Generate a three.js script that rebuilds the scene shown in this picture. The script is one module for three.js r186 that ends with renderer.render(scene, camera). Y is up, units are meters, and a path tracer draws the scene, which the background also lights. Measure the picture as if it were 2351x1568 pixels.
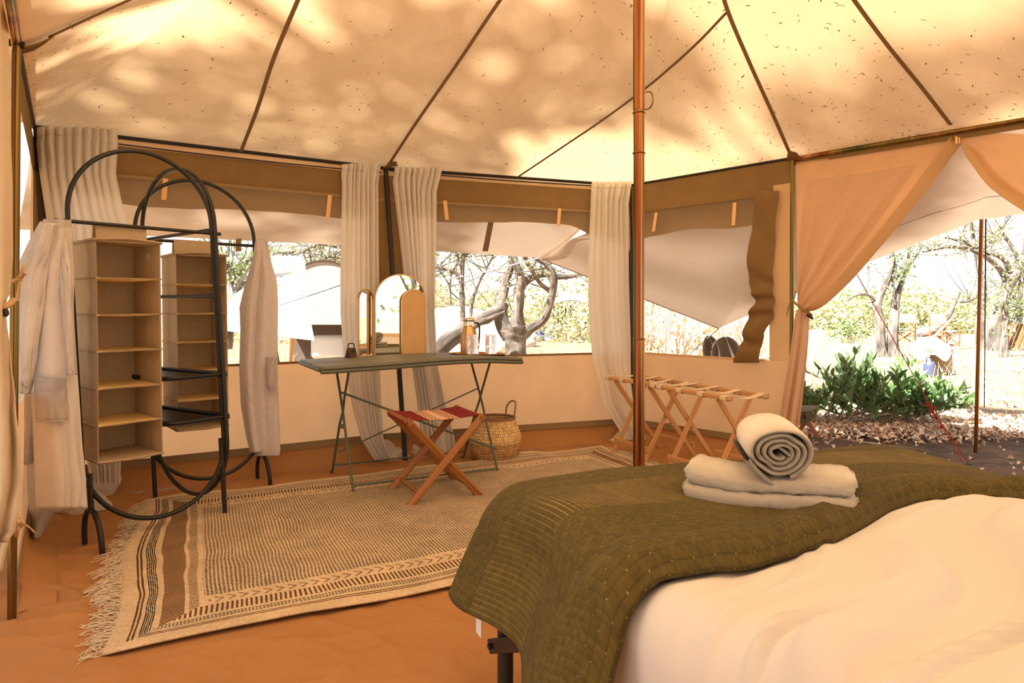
import * as THREE from 'three';
import { mergeGeometries } from 'three/addons/utils/BufferGeometryUtils.js';
import { RoundedBoxGeometry } from 'three/addons/geometries/RoundedBoxGeometry.js';

// ───────────── camera, sky, sun, exposure ─────────────
const W = 2351, H = 1568, F = 1567, EYE = 1.05, HX = 1175.5, HY = 709;
const scene = new THREE.Scene();
const camera = new THREE.PerspectiveCamera(2 * Math.atan(H / 2 / F) * 180 / Math.PI, W / H, 0.05, 400);
camera.position.set(0, EYE, 0);
camera.lookAt(0, EYE, -1);
camera.setViewOffset(W, H, 0, H / 2 - HY, W, H);      // level camera, lens shifted down a little so that uprights stay upright
camera.updateProjectionMatrix();
const renderer = new THREE.WebGLRenderer({ antialias: true });
renderer.toneMapping = THREE.LinearToneMapping;
renderer.toneMappingExposure = 1.13;
renderer.shadowMap.enabled = true;
renderer.shadowMap.type = THREE.PCFSoftShadowMap;

// pale hazy midday sky, a little brighter towards the horizon
{
  const w = 64, h = 32, d = new Float32Array(w * h * 4);
  for (let y = 0; y < h; y++) for (let x = 0; x < w; x++) {
    const e = Math.max(0, (y + 0.5) / h * 2 - 1), k = Math.pow(1 - e, 2.2), o = (y * w + x) * 4;
    d[o] = 0.95 + 0.55 * k; d[o + 1] = 1.05 + 0.45 * k; d[o + 2] = 1.18 + 0.25 * k; d[o + 3] = 1;
  }
  const sky = new THREE.DataTexture(d, w, h, THREE.RGBAFormat, THREE.FloatType);
  sky.mapping = THREE.EquirectangularReflectionMapping; sky.magFilter = THREE.LinearFilter; sky.wrapS = THREE.RepeatWrapping; sky.needsUpdate = true;
  scene.background = sky; scene.backgroundIntensity = 0.86;
}
const SUNDIR = new THREE.Vector3(-0.42, 0.83, 0.36).normalize();
const sun = new THREE.DirectionalLight(new THREE.Color(1, 0.96, 0.88), 27);
sun.position.copy(SUNDIR).multiplyScalar(30).add(new THREE.Vector3(0.5, 0, -3));
sun.target.position.set(0.5, 0, -3);
sun.castShadow = true;
Object.assign(sun.shadow.camera, { left: -22, right: 22, top: 22, bottom: -22, near: 1, far: 80 });
sun.shadow.mapSize.set(4096, 4096); sun.shadow.radius = 2.4; sun.shadow.bias = -0.0005;
scene.add(sun, sun.target);

// ───────────── helpers ─────────────
const V = (x, y, d) => new THREE.Vector3(x, y, -d);                                       // x right, y up, d metres in front of the camera's place
const at = (u, v, d) => V((u - HX) * d / F, EYE + (HY - v) * d / F, d);                    // a sight line of the survey, at a distance
const gnd = (u, v, y = 0) => at(u, v, (EYE - y) * F / (v - HY));                           // where a sight line meets the height y
const up = new THREE.Vector3(0, 1, 0);
const mix = (a, b, t) => a + (b - a) * t, clamp = (x, a = 0, b = 1) => Math.min(b, Math.max(a, x));
const sst = (a, b, x) => { const t = clamp((x - a) / (b - a)); return t * t * (3 - 2 * t); };
const lerpV = (a, b, t) => a.clone().lerp(b, t);
function rng(seed) { let s = seed | 0; return () => { s = (s + 0x6d2b79f5) | 0; let t = Math.imul(s ^ (s >>> 15), 1 | s); t = (t + Math.imul(t ^ (t >>> 7), 61 | t)) ^ t; return ((t ^ (t >>> 14)) >>> 0) / 4294967296; }; }
const hash2 = (x, y, s = 0) => { let h = Math.imul(x | 0, 374761393) ^ Math.imul(y | 0, 668265263) ^ Math.imul(s | 0, 1442695041); h = Math.imul(h ^ (h >>> 13), 1274126177); h ^= h >>> 16; return (h >>> 0) / 4294967296; };
function noise(x, y, s = 0) { const xi = Math.floor(x), yi = Math.floor(y); let fx = x - xi, fy = y - yi; fx = fx * fx * (3 - 2 * fx); fy = fy * fy * (3 - 2 * fy); return mix(mix(hash2(xi, yi, s), hash2(xi + 1, yi, s), fx), mix(hash2(xi, yi + 1, s), hash2(xi + 1, yi + 1, s), fx), fy) * 2 - 1; }
const fbm = (x, y, o = 4, s = 0) => { let a = 0, k = 0.5; for (let i = 0; i < o; i++) { a += k * noise(x, y, s + i); x *= 2.03; y *= 2.03; k *= 0.5; } return a; };
function pnoise(x, y, p, s) { const w = (v) => ((v % p) + p) % p, xi = Math.floor(x), yi = Math.floor(y); let fx = x - xi, fy = y - yi; fx = fx * fx * (3 - 2 * fx); fy = fy * fy * (3 - 2 * fy); return mix(mix(hash2(w(xi), w(yi), s), hash2(w(xi + 1), w(yi), s), fx), mix(hash2(w(xi), w(yi + 1), s), hash2(w(xi + 1), w(yi + 1), s), fx), fy) * 2 - 1; }
const tfbm = (u, v, p, o = 4, s = 0) => { let a = 0, k = 0.5; for (let i = 0; i < o; i++) { a += k * pnoise(u * p, v * p, p, s + i); p *= 2; k *= 0.5; } return a; };   // tiles over 0..1

function tex(w, h, fn, srgb = true) {                                                      // fn(u, v) gives [r, g, b] or a grey, 0..1
  const d = new Uint8Array(w * h * 4);
  for (let y = 0; y < h; y++) for (let x = 0; x < w; x++) {
    const c = fn((x + 0.5) / w, (y + 0.5) / h), o = (y * w + x) * 4;
    if (typeof c === 'number') d[o] = d[o + 1] = d[o + 2] = clamp(c) * 255; else { d[o] = clamp(c[0]) * 255; d[o + 1] = clamp(c[1]) * 255; d[o + 2] = clamp(c[2]) * 255; }
    d[o + 3] = 255;
  }
  const t = new THREE.DataTexture(d, w, h, THREE.RGBAFormat);
  t.wrapS = t.wrapT = THREE.RepeatWrapping; t.magFilter = THREE.LinearFilter; t.minFilter = THREE.LinearMipmapLinearFilter; t.generateMipmaps = true;
  if (srgb) t.colorSpace = THREE.SRGBColorSpace;
  t.needsUpdate = true; return t;
}
const rep = (t, x, y = x) => { const c = t.clone(); c.repeat.set(x, y); c.needsUpdate = true; return c; };
const C = (r, g, b) => new THREE.Color().setRGB(r, g, b);
const std = (o) => new THREE.MeshStandardMaterial({ roughness: 0.85, side: THREE.DoubleSide, ...o });
const phy = (o) => new THREE.MeshPhysicalMaterial({ roughness: 1, side: THREE.DoubleSide, ...o });
const cloth = (color, through, o = {}) => phy({ color, transmission: through, thickness: 0, roughness: 1, specularIntensity: 0.15, ...o });

const used = new Map();
function numbered(n) { const k = used.get(n) || 0; used.set(n, k + 1); return k ? n + '_' + String(k).padStart(3, '0') : n; }
function thing(name, label, category, pos, turn = 0, group) {
  const o = new THREE.Group(); o.name = numbered(name); scene.add(o);
  if (pos) o.position.copy(pos); o.rotation.y = turn; o.userData = { label, category }; if (group) o.userData.group = group; return o;
}
function structure(name) { const o = new THREE.Group(); o.name = name; o.userData.kind = 'structure'; scene.add(o); return o; }
function part(name, geos, mat, parent, extra) {
  let g = geos;
  if (Array.isArray(geos)) g = geos.length === 1 ? geos[0] : mergeGeometries(geos.map((x) => { const y = x.index ? x.toNonIndexed() : x; for (const k of Object.keys(y.attributes)) if (!['position', 'normal', 'uv'].includes(k)) y.deleteAttribute(k); return y; }));
  const m = new THREE.Mesh(g, mat); m.name = name; m.castShadow = m.receiveShadow = true;
  if (extra) Object.assign(m.userData, extra);
  (parent || scene).add(m); return m;
}
function solo(name, label, category, geos, mat, group) { const m = part(numbered(name), geos, mat, scene, { label, category }); if (group) m.userData.group = group; return m; }
// geometry: a sheet through fn(u, v) -> Vector3; uv scaled to su, sv; with thickness it becomes a closed shell
function sheet(nu, nv, fn, su = 1, sv = 1, thick = 0) {
  const pos = [], uv = [], idx = [], n = nu + 1;
  for (let j = 0; j <= nv; j++) for (let i = 0; i <= nu; i++) { const p = fn(i / nu, j / nv); pos.push(p.x, p.y, p.z); uv.push(i / nu * su, j / nv * sv); }
  for (let j = 0; j < nv; j++) for (let i = 0; i < nu; i++) { const a = j * n + i, b = a + 1, c = a + n, d = c + 1; idx.push(a, b, d, a, d, c); }
  let g = new THREE.BufferGeometry();
  g.setAttribute('position', new THREE.Float32BufferAttribute(pos, 3)); g.setAttribute('uv', new THREE.Float32BufferAttribute(uv, 2)); g.setIndex(idx); g.computeVertexNormals();
  if (!thick) return g;
  const N = g.attributes.normal, m = n * (nv + 1), p2 = pos.slice(), uv2 = uv.concat(uv), id = idx.slice();
  for (let k = 0; k < m; k++) p2.push(pos[k * 3] - N.getX(k) * thick, pos[k * 3 + 1] - N.getY(k) * thick, pos[k * 3 + 2] - N.getZ(k) * thick);
  for (let k = 0; k < idx.length; k += 3) id.push(idx[k] + m, idx[k + 2] + m, idx[k + 1] + m);
  const edge = (a, b) => id.push(a, a + m, b, b, a + m, b + m);
  for (let i = 0; i < nu; i++) { edge(i, i + 1); edge(nv * n + i + 1, nv * n + i); }
  for (let j = 0; j < nv; j++) { edge((j + 1) * n, j * n); edge(j * n + nu, (j + 1) * n + nu); }
  g = new THREE.BufferGeometry();
  g.setAttribute('position', new THREE.Float32BufferAttribute(p2, 3)); g.setAttribute('uv', new THREE.Float32BufferAttribute(uv2, 2)); g.setIndex(id); g.computeVertexNormals(); return g;
}
const smooth = (pts, closed = false) => new THREE.CatmullRomCurve3(pts, closed, 'centripetal');
function poly(pts) { const c = new THREE.CurvePath(); for (let i = 0; i < pts.length - 1; i++) c.add(new THREE.LineCurve3(pts[i], pts[i + 1])); return c; }
const tube = (pts, r, seg = 24, rad = 8, closed = false) => new THREE.TubeGeometry(Array.isArray(pts) ? smooth(pts, closed) : pts, seg, r, rad, closed);
function rod(a, b, r, rad = 10, r2 = r) {                                                  // round bar with end caps
  const l = a.distanceTo(b), g = new THREE.CylinderGeometry(r2, r, l, rad, 1);
  g.applyQuaternion(new THREE.Quaternion().setFromUnitVectors(up, b.clone().sub(a).normalize())); g.translate((a.x + b.x) / 2, (a.y + b.y) / 2, (a.z + b.z) / 2); return g;
}
function bar(a, b, w, t, side, round = 0.003) {                                            // rectangular bar from a to b: width w along "side", thickness t across it
  const y = b.clone().sub(a), l = y.length(); y.normalize();
  const x = side.clone().addScaledVector(y, -side.dot(y)).normalize(), z = new THREE.Vector3().crossVectors(x, y);
  const g = new RoundedBoxGeometry(w, l, t, 2, Math.min(round, w / 2.1, t / 2.1));
  g.applyMatrix4(new THREE.Matrix4().makeBasis(x, y, z)); g.translate((a.x + b.x) / 2, (a.y + b.y) / 2, (a.z + b.z) / 2); return g;
}
function limb(pts, seg = 30, rad = 9, rough = 0, seed = 1) {                               // tapering branch: pts are [Vector3, radius]
  const c = smooth(pts.map((p) => p[0])), fr = c.computeFrenetFrames(seg), n = pts.length - 1;
  return sheet(rad, seg, (u, v) => {
    const k = Math.round(v * seg), p = c.getPoint(v), f = v * n, i = Math.min(n - 1, Math.floor(f)), r = mix(pts[i][1], pts[i + 1][1], f - i), a = u * Math.PI * 2;
    const rr = r * (1 + rough * noise(Math.cos(a) * 2 + seed, v * n * 2.2 + Math.sin(a) * 2, seed));
    return p.addScaledVector(fr.normals[k], Math.cos(a) * rr).addScaledVector(fr.binormals[k], Math.sin(a) * rr);
  }, 1, Math.max(1, c.getLength() / (6.28 * pts[0][1]) / 2));
}
const lathe = (prof, seg = 32) => new THREE.LatheGeometry(prof.map((p) => new THREE.Vector2(p[0], p[1])), seg);
const move = (g, p) => g.translate(p.x, p.y, p.z);

// ───────────── materials ─────────────
const weave = tex(256, 256, (u, v) => 0.5 + 0.22 * Math.sin(u * 256 * Math.PI / 4) * Math.sin(v * 256 * Math.PI / 4) + 0.35 * tfbm(u, v, 32, 3, 5), false);
const slub = tex(512, 512, (u, v) => { const a = pnoise(u * 32, v * 256, 256, 3), b = pnoise(u * 256, v * 32, 256, 7); return 0.95 + 0.035 * a + 0.035 * b; });
const mottle = tex(512, 512, (u, v) => 0.97 + 0.03 * tfbm(u, v, 8, 5, 21) + 0.012 * pnoise(u * 160, v * 160, 160, 2));
const waffleBump = tex(128, 128, (u, v) => { const x = Math.abs((u * 8 % 1) - 0.5) * 2, y = Math.abs((v * 8 % 1) - 0.5) * 2; return Math.max(x * x, y * y); }, false);
const woodMap = (r, g, b, s) => tex(256, 512, (u, v) => { const k = 0.86 + 0.2 * pnoise(u * 32 + tfbm(u, v, 2, 2, s) * 3, v * 2, 32, s) + 0.09 * pnoise(u * 128, v * 4, 128, s + 1); return [r * k, g * k * 0.99, b * k * 0.97]; });
const barkMap = tex(256, 512, (u, v) => { const k = 0.80 + 0.55 * tfbm(u, v, 6, 5, 31) - 0.16 * Math.max(0, pnoise(u * 16, v * 4, 16, 4)); return [k * 0.80, k * 0.76, k * 0.72]; });
const barkBump = tex(256, 512, (u, v) => 0.5 + 0.4 * tfbm(u, v, 6, 5, 41) + 0.25 * pnoise(u * 24, v * 4, 24, 6), false);
const wickerMap = tex(256, 256, (u, v) => { const r = Math.floor(v * 24), x = u * 20 + (r % 2) * 0.5, k = Math.abs(Math.sin(x * Math.PI)) * Math.abs(Math.sin(v * 24 * Math.PI)); const n = 0.85 + 0.25 * hash2(Math.floor(x) % 20, r, 3); return [1.0 * n * (0.78 + 0.3 * k), 0.84 * n * (0.76 + 0.3 * k), 0.63 * n * (0.72 + 0.32 * k)]; });
const wickerBump = tex(256, 256, (u, v) => { const r = Math.floor(v * 24), x = u * 20 + (r % 2) * 0.5; return Math.abs(Math.sin(x * Math.PI)) * Math.abs(Math.sin(v * 24 * Math.PI)); }, false);
const brassMap = (() => {                                                                    // heat-tinted zinc plating: coloured streaks along the pole, highlight and dark edge painted in
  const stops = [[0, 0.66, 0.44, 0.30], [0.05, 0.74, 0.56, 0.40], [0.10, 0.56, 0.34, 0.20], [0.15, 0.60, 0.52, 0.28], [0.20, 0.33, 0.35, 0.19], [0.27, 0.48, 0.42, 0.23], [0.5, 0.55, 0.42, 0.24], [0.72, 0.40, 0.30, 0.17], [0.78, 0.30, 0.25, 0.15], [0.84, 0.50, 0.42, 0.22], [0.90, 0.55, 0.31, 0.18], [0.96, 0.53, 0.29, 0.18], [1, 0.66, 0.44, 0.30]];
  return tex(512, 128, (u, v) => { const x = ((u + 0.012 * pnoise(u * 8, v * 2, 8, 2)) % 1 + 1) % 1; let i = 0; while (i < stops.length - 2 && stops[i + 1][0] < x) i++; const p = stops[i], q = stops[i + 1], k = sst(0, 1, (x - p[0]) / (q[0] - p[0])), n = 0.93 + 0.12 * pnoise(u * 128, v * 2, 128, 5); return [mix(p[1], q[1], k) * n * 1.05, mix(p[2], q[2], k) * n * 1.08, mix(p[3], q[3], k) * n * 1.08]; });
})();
const M = {
  roof: cloth(C(0.94, 0.65, 0.355), 0.255, { map: rep(mottle, 0.5), bumpMap: rep(weave, 8), bumpScale: 0.0003 }),
  wall: cloth(C(0.90, 0.60, 0.34), 0.48, { map: rep(mottle, 0.8) }),
  flap: cloth(C(0.92, 0.60, 0.35), 0.46, { map: rep(mottle, 0.8), bumpMap: rep(weave, 10), bumpScale: 0.0005 }),
  fly: cloth(C(0.80, 0.61, 0.45), 0.13, { map: rep(mottle, 0.5) }),
  brown: cloth(C(0.27, 0.168, 0.072), 0.08, { map: rep(mottle, 1.2), bumpMap: rep(weave, 10), bumpScale: 0.0005 }),
  hem: std({ color: C(0.30, 0.21, 0.11), roughness: 0.95 }),
  trim: std({ color: C(0.24, 0.14, 0.06), roughness: 0.95 }),
  tan: cloth(C(0.80, 0.55, 0.31), 0.3, { map: mottle }),
  floor: phy({ color: C(0.47, 0.235, 0.095), map: rep(mottle, 0.7), roughness: 0.85, specularIntensity: 0.25 }),
  sheer: cloth(C(0.97, 0.92, 0.86), 0.30, { map: rep(slub, 4) }),
  linen: cloth(C(0.72, 0.57, 0.39), 0.25, { map: rep(slub, 3), bumpMap: rep(weave, 8), bumpScale: 0.0008 }),
  card: std({ color: C(0.95, 0.70, 0.34), roughness: 0.9 }),
  robe: std({ color: C(0.96, 0.90, 0.90), map: rep(mottle, 1.3), bumpMap: rep(waffleBump, 26, 40), bumpScale: 0.0012, roughness: 0.95 }),
  robeThin: cloth(C(0.94, 0.88, 0.89), 0.22, { map: rep(slub, 2), bumpMap: rep(weave, 8), bumpScale: 0.0012 }),
  black: std({ color: C(0.012, 0.011, 0.010), roughness: 0.42 }),
  blackRail: std({ color: C(0.018, 0.015, 0.012), roughness: 0.6 }),
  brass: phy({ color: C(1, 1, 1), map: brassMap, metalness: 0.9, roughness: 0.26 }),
  steel: std({ color: C(0.62, 0.60, 0.56), metalness: 1, roughness: 0.3 }),
  green: std({ color: C(0.10, 0.115, 0.085), roughness: 0.5 }),
  greenTop: std({ color: C(0.20, 0.20, 0.15), roughness: 0.55, map: rep(mottle, 1.5) }),
  teak: std({ map: woodMap(0.70, 0.45, 0.22, 3), roughness: 0.5 }),
  beech: std({ map: woodMap(0.90, 0.68, 0.46, 5), roughness: 0.6 }),
  strap: std({ color: C(0.80, 0.66, 0.46), roughness: 0.9, bumpMap: rep(weave, 6), bumpScale: 0.001 }),
  wicker: std({ map: rep(wickerMap, 4, 1.0), bumpMap: rep(wickerBump, 4, 1.0), bumpScale: 0.004, roughness: 0.9 }),
  wickerDark: std({ color: C(0.72, 0.62, 0.5), map: rep(wickerMap, 4, 0.8), bumpMap: rep(wickerBump, 4, 0.8), bumpScale: 0.006, roughness: 0.9 }),
  terry: std({ color: C(0.88, 0.83, 0.77), roughness: 1, bumpMap: rep(tex(256, 256, (u, v) => 0.5 + 0.6 * tfbm(u, v, 64, 2, 8), false), 6), bumpScale: 0.004 }),
  duvet: std({ color: C(0.68, 0.68, 0.71), roughness: 0.95 }),
  brush: std({ color: C(0.72, 0.47, 0.24), metalness: 1, roughness: 0.34 }),
  chrome: std({ color: C(0.85, 0.74, 0.60), metalness: 1, roughness: 0.08 }),
  glass: phy({ color: C(1, 1, 1), transmission: 1, thickness: 0.003, ior: 1.45, roughness: 0.02 }),
  mirror: std({ color: C(0.92, 0.92, 0.90), metalness: 1, roughness: 0.015 }),
  rust: std({ color: C(0.20, 0.155, 0.11), map: rep(barkMap, 1), roughness: 0.85, metalness: 0.2 }),
  rope: std({ color: C(0.03, 0.035, 0.06), roughness: 0.9 }),
  redRope: std({ color: C(0.35, 0.03, 0.02), roughness: 0.8 }),
  whiteRope: std({ color: C(0.65, 0.66, 0.68), roughness: 0.8 }),
  bark: std({ color: C(0.46, 0.43, 0.41), map: rep(barkMap, 1, 1), bumpMap: rep(barkBump, 1, 1), bumpScale: 0.012, roughness: 0.95 }),
  barkDark: std({ color: C(0.30, 0.27, 0.25), map: rep(barkMap, 1, 1), bumpMap: rep(barkBump, 1, 1), bumpScale: 0.012, roughness: 0.95 }),
  twig: std({ color: C(0.36, 0.29, 0.22), roughness: 0.95 }),
  leafGreen: phy({ color: C(0.22, 0.30, 0.11), transmission: 0.4, thickness: 0, roughness: 0.8 }),
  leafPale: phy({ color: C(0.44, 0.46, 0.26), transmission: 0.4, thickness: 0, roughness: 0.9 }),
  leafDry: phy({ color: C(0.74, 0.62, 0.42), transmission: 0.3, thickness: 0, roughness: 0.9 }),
  shrub: phy({ color: C(0.12, 0.21, 0.075), transmission: 0.25, thickness: 0, roughness: 0.45 }),
  litter: std({ color: C(0.80, 0.66, 0.54), roughness: 0.95 }),
  sage: std({ color: C(0.42, 0.50, 0.40), roughness: 0.9 }),
  redwood: std({ color: C(0.36, 0.14, 0.06), roughness: 0.6 }),
  white: std({ color: C(0.86, 0.86, 0.88), roughness: 0.8 }),
};
M.braceWood = std({ map: woodMap(0.22, 0.13, 0.06, 9), roughness: 0.6 });
M.flapInner = cloth(C(0.93, 0.70, 0.50), 0.44, { map: rep(slub, 4) });
M.flapCream = cloth(C(0.84, 0.70, 0.52), 0.25, { map: rep(mottle, 1) });
M.ribbon = std({ color: C(0.62, 0.40, 0.22), roughness: 0.9 });
M.paleTwig = std({ color: C(0.72, 0.62, 0.52), roughness: 0.95 });
M.canBlue = std({ color: C(0.06, 0.07, 0.13), roughness: 0.4 });
M.olive = std({ color: C(0.12, 0.10, 0.05), roughness: 0.9 });
M.chairDark = std({ color: C(0.11, 0.085, 0.07), roughness: 0.9 });
M.domeGrey = std({ color: C(0.42, 0.36, 0.32), roughness: 0.9 });
const SHADE_CUT = 0.10;
M.leafShade = std({ color: C(0.10, 0.15, 0.05), roughness: 0.9 });
M.sand = std({ color: C(0.62, 0.54, 0.46), map: rep(mottle, 2), roughness: 1 });
M.mirrorBack = std({ color: C(0.72, 0.46, 0.22), map: rep(mottle, 2), roughness: 0.8 });
M.brassFrame = std({ color: C(0.66, 0.42, 0.18), metalness: 0.9, roughness: 0.35 });
M.netting = new THREE.MeshStandardMaterial({ color: C(0.78, 0.66, 0.54), roughness: 1, side: THREE.DoubleSide, transparent: true, opacity: 0.28, map: rep(tex(64, 64, (u, v) => 0.55 + 0.45 * Math.sin(u * 32 * Math.PI)), 12, 12) });

// ───────────── the tent: walls, roof, floor, poles ─────────────
const EAVE = 2.05, SILL = 0.70, TOP = 1.825, HEM = 0.13;
const P0 = V(-1.706, 1.96, 2.35), P1 = V(-2.625, EAVE, 3.74), P2 = V(-0.897, EAVE, 4.84), P3 = V(0.949, EAVE, 5.52), P4 = V(1.857, EAVE, 4.516), P5 = V(3.14, EAVE, 3.10);
const PL = V(0.30, EAVE, -0.70), PR = V(4.50, EAVE, 1.60);                                  // the two corners behind the camera
const ctr = V(0.8, 0, 2.4);
function wall(A, B, nx) {                                                                    // frame of a wall: along t, height y, inward offset o
  const d = new THREE.Vector3(B.x - A.x, 0, B.z - A.z), len = d.length(); d.normalize();
  const n = new THREE.Vector3(-d.z, 0, d.x); if (n.dot(ctr.clone().sub(A)) < 0) n.negate();
  return { A, B, len, d, n, p: (t, y, o = 0) => new THREE.Vector3(A.x + d.x * len * t + n.x * o, y, A.z + d.z * len * t + n.z * o), t: (u) => { const k = (u - HX) / F; return (A.x + k * A.z) / (-(d.x + k * d.z) * len); } };
}
const W1 = wall(P1, P2), W2 = wall(P2, P3), W3 = wall(P3, P4), W4 = wall(P4, P5), WL = wall(P1, P0), WL2 = wall(P0, PL), WF = wall(PL, PR), WR = wall(P5, PR);
const panel = (w, t0, t1, y0, y1, o = 0, nu = 24, nv = 10, sag = 0.012, s = 1) => sheet(nu, nv, (u, v) => {
  const t = mix(t0, t1, u), y = mix(y0, y1, v), e = Math.sin(Math.PI * clamp(u)) * Math.sin(Math.PI * v);
  return w.p(t, y, o + sag * fbm(t * w.len * 1.6, y * 2.2, 3, s) * (0.3 + e) - sag * 0.6 * e);
}, w.len * Math.abs(t1 - t0), Math.abs(y1 - y0));

{
  const backs = [structure('wall_back_1'), structure('wall_back_2')];
  for (const [w, s] of [[W1, 3], [W2, 7]]) {
    const back = backs[w === W1 ? 0 : 1];
    part('sill_panel', panel(w, 0, 1, HEM + 0.02, SILL, 0, 30, 12, 0.02, s), M.wall, back);
    part('valance', panel(w, 0, 1, TOP, EAVE - 0.055, 0, 30, 6, 0.018, s + 1), M.brown, back);
    part('eave_strip', panel(w, 0, 1, EAVE - 0.055, EAVE, -0.02, 20, 1, 0.002, s + 2), M.tan, back);
    part('hem_band', panel(w, 0, 1, HEM - 0.005, HEM + 0.04, 0.020, 24, 2, 0.004, s + 3), M.hem, back);
    part('sill_seam', panel(w, 0, 1, SILL - 0.012, SILL + 0.004, 0.004, 30, 1, 0.004, s), M.trim, back);
    part('valance_seam', panel(w, 0, 1, TOP - 0.012, TOP + 0.006, 0.004, 30, 1, 0.004, s + 1), M.hem, back);
  }
  part('corner_panel', panel(W1, 0.925, 1, SILL, TOP, 0.002, 6, 10), M.brown, backs[0]); part('corner_panel', panel(W2, 0, 0.07, SILL, TOP, 0.002, 6, 10), M.brown, backs[1]);
  part('corner_panel', panel(W1, 0, 0.06, SILL, TOP, 0.002, 5, 10), M.brown, backs[0]);
  part('corner_panel', panel(W2, 0.95, 1, SILL, TOP, 0.002, 5, 10), M.brown, backs[1]);

  const right = structure('wall_right');
  part('sill_panel', panel(W3, 0, 1, HEM + 0.02, SILL, 0, 30, 12, 0.022, 13), M.wall, right);
  part('valance', panel(W3, 0, 0.90, TOP - 0.005, EAVE, 0, 30, 6, 0.03, 14), M.brown, right);
  part('valance', panel(W3, 0.90, 1, TOP + 0.06, EAVE, 0, 6, 6, 0.01, 15), M.brown, right);
  part('hem_band', panel(W3, 0, 1, HEM - 0.005, HEM + 0.04, 0.020, 24, 2, 0.004, 16), M.hem, right);
  part('side_panel', panel(W3, 0.88, 1, SILL, TOP + 0.06, 0.001, 6, 16, 0.015, 17), M.tan, right);
  part('sill_seam', panel(W3, 0, 0.86, SILL - 0.010, SILL + 0.006, 0.004, 30, 1, 0.004, 13), M.tan, right);
  part('corner_panel', panel(W3, 0, 0.035, SILL, TOP, 0.002, 3, 10), M.brown, right);
  // the wall goes on beyond the door
  part('canvas_panel', panel(WR, 0, 1, 0, EAVE, 0, 20, 12, 0.02, 18), M.wall, structure('wall_right_2'));

  const left = structure('wall_left');
  part('sill_panel', panel(WL, 0, 1, HEM, SILL, 0, 20, 8, 0.02, 21), M.wall, left); part('canvas_panel', panel(WL, 0, 0.12, SILL, 1.80, 0, 6, 10, 0.01, 25), M.wall, left); part('canvas_panel', panel(WL, 0.90, 1, SILL, 1.80, 0, 6, 10, 0.01, 28), M.wall, left); part('valance', panel(WL, 0, 1, 1.80, EAVE - 0.05, 0, 20, 4, 0.01, 29), M.brown, left);
  part('eave_strip', sheet(14, 1, (u, v) => WL.p(u, mix(EAVE - 0.06, mix(EAVE, 1.97, u), v), -0.01), 2, 0.1), M.tan, left);
  part('hem_band', panel(WL, 0, 1, HEM - 0.01, HEM + 0.035, 0.006, 24, 2, 0.004, 22), M.hem, left);
  part('canvas_panel', panel(WL2, 0.72, 1, 0, EAVE, 0, 8, 10, 0.02, 23), M.wall, left);
  part('door_head', panel(WL2, 0.0, 0.72, 1.93, EAVE, -0.01, 16, 2, 0.006, 24), M.tan, left);

  const front = structure('wall_front');
  part('sill_panel', panel(WF, 0, 1, 0, SILL, 0, 20, 8, 0.02, 26), M.wall, front);
  part('valance', panel(WF, 0, 1, TOP, EAVE, 0, 20, 4, 0.02, 27), M.brown, front);
  part('corner_panel', panel(WF, 0, 0.1, SILL, TOP, 0, 4, 6), M.brown, front);
  part('corner_panel', panel(WF, 0.9, 1, SILL, TOP, 0, 4, 6), M.brown, front);
}

// skirting of the ground sheet, turned up the wall
for (const [name, w, s] of [['baseboard_back', W1, 1], ['baseboard_back_2', W2, 2], ['baseboard_right', W3, 3], ['baseboard_left', WL, 4]]) {
  const m = part(name, sheet(50, 8, (u, v) => { const a = v * Math.PI / 2, k = fbm(u * w.len * 5, v * 2, 3, s + 50), tp = w === WL ? sst(1, 0.72, u) : 1; if (tp < 1) v *= tp; return w.p(w === WL2 ? u * 0.3 : u, 0.004 + (HEM + 0.015) * Math.pow(v, 1.4) + 0.010 * k * Math.sin(v * 3.1), 0.005 + 0.11 * (1 - Math.sin(a)) + 0.022 * k * Math.sin(v * 3.1)); }, w.len, 0.2), M.floor, scene);
  m.userData.kind = 'structure';
}
{
  const crease = (x, y) => { let k = 0; for (let i = 0; i < 3; i++) { const a = 0.5 + i * 1.1, q = x * Math.cos(a) + y * Math.sin(a), r = -x * Math.sin(a) + y * Math.cos(a); const n = noise(q * 1.1 + i * 7, r * 3.2 + fbm(q, r, 2, i) * 1.5, 70 + i); k += Math.pow(1 - Math.abs(n), 6) * 0.5; } return k; };
  const Q = [V(-2.66, 0, 3.78), V(0.96, 0, 5.54), V(-0.30, 0, -1.20), V(4.5, 0, 1.6)];
  const g = sheet(300, 360, (u, v) => { const p = lerpV(lerpV(Q[0], Q[1], u), lerpV(Q[2], Q[3], u), v); if (v < 0.5) { const b = lerpV(P2, P1, 0).clone(); const out = Math.max(0, 0.22 * (1 - Math.abs(u - 0.5) * 2) * (1 - v * 6)); p.x -= 0.446 * out; p.z -= 0.895 * out; } const e = sst(0, 0.06, u) * sst(0, 0.06, v) * sst(0, 0.04, 1 - u); p.y = -0.004 + (0.050 * crease(p.x * 1.7, p.z * 1.7) + 0.012 * fbm(p.x * 1.5, p.z * 1.5, 3, 4) + 0.016 * crease(p.x * 4 + 3, p.z * 4)) * (0.3 + 0.7 * e) * 0.55; const rx = (p.x + 1.215) * 0.877 + (-p.z - 2.02) * 0.48, ry = -(p.x + 1.215) * 0.42 + (-p.z - 2.02) * 0.907; p.y = Math.min(p.y, mix(0.05, 0.004, sst(-0.12, 0.05, Math.min(rx, 3.05 - rx, ry + 0.02, 1.85 - ry)))); return p; }, 4, 5);
  const m = part('floor', g, M.floor, scene); m.userData.kind = 'structure';
}

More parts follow.
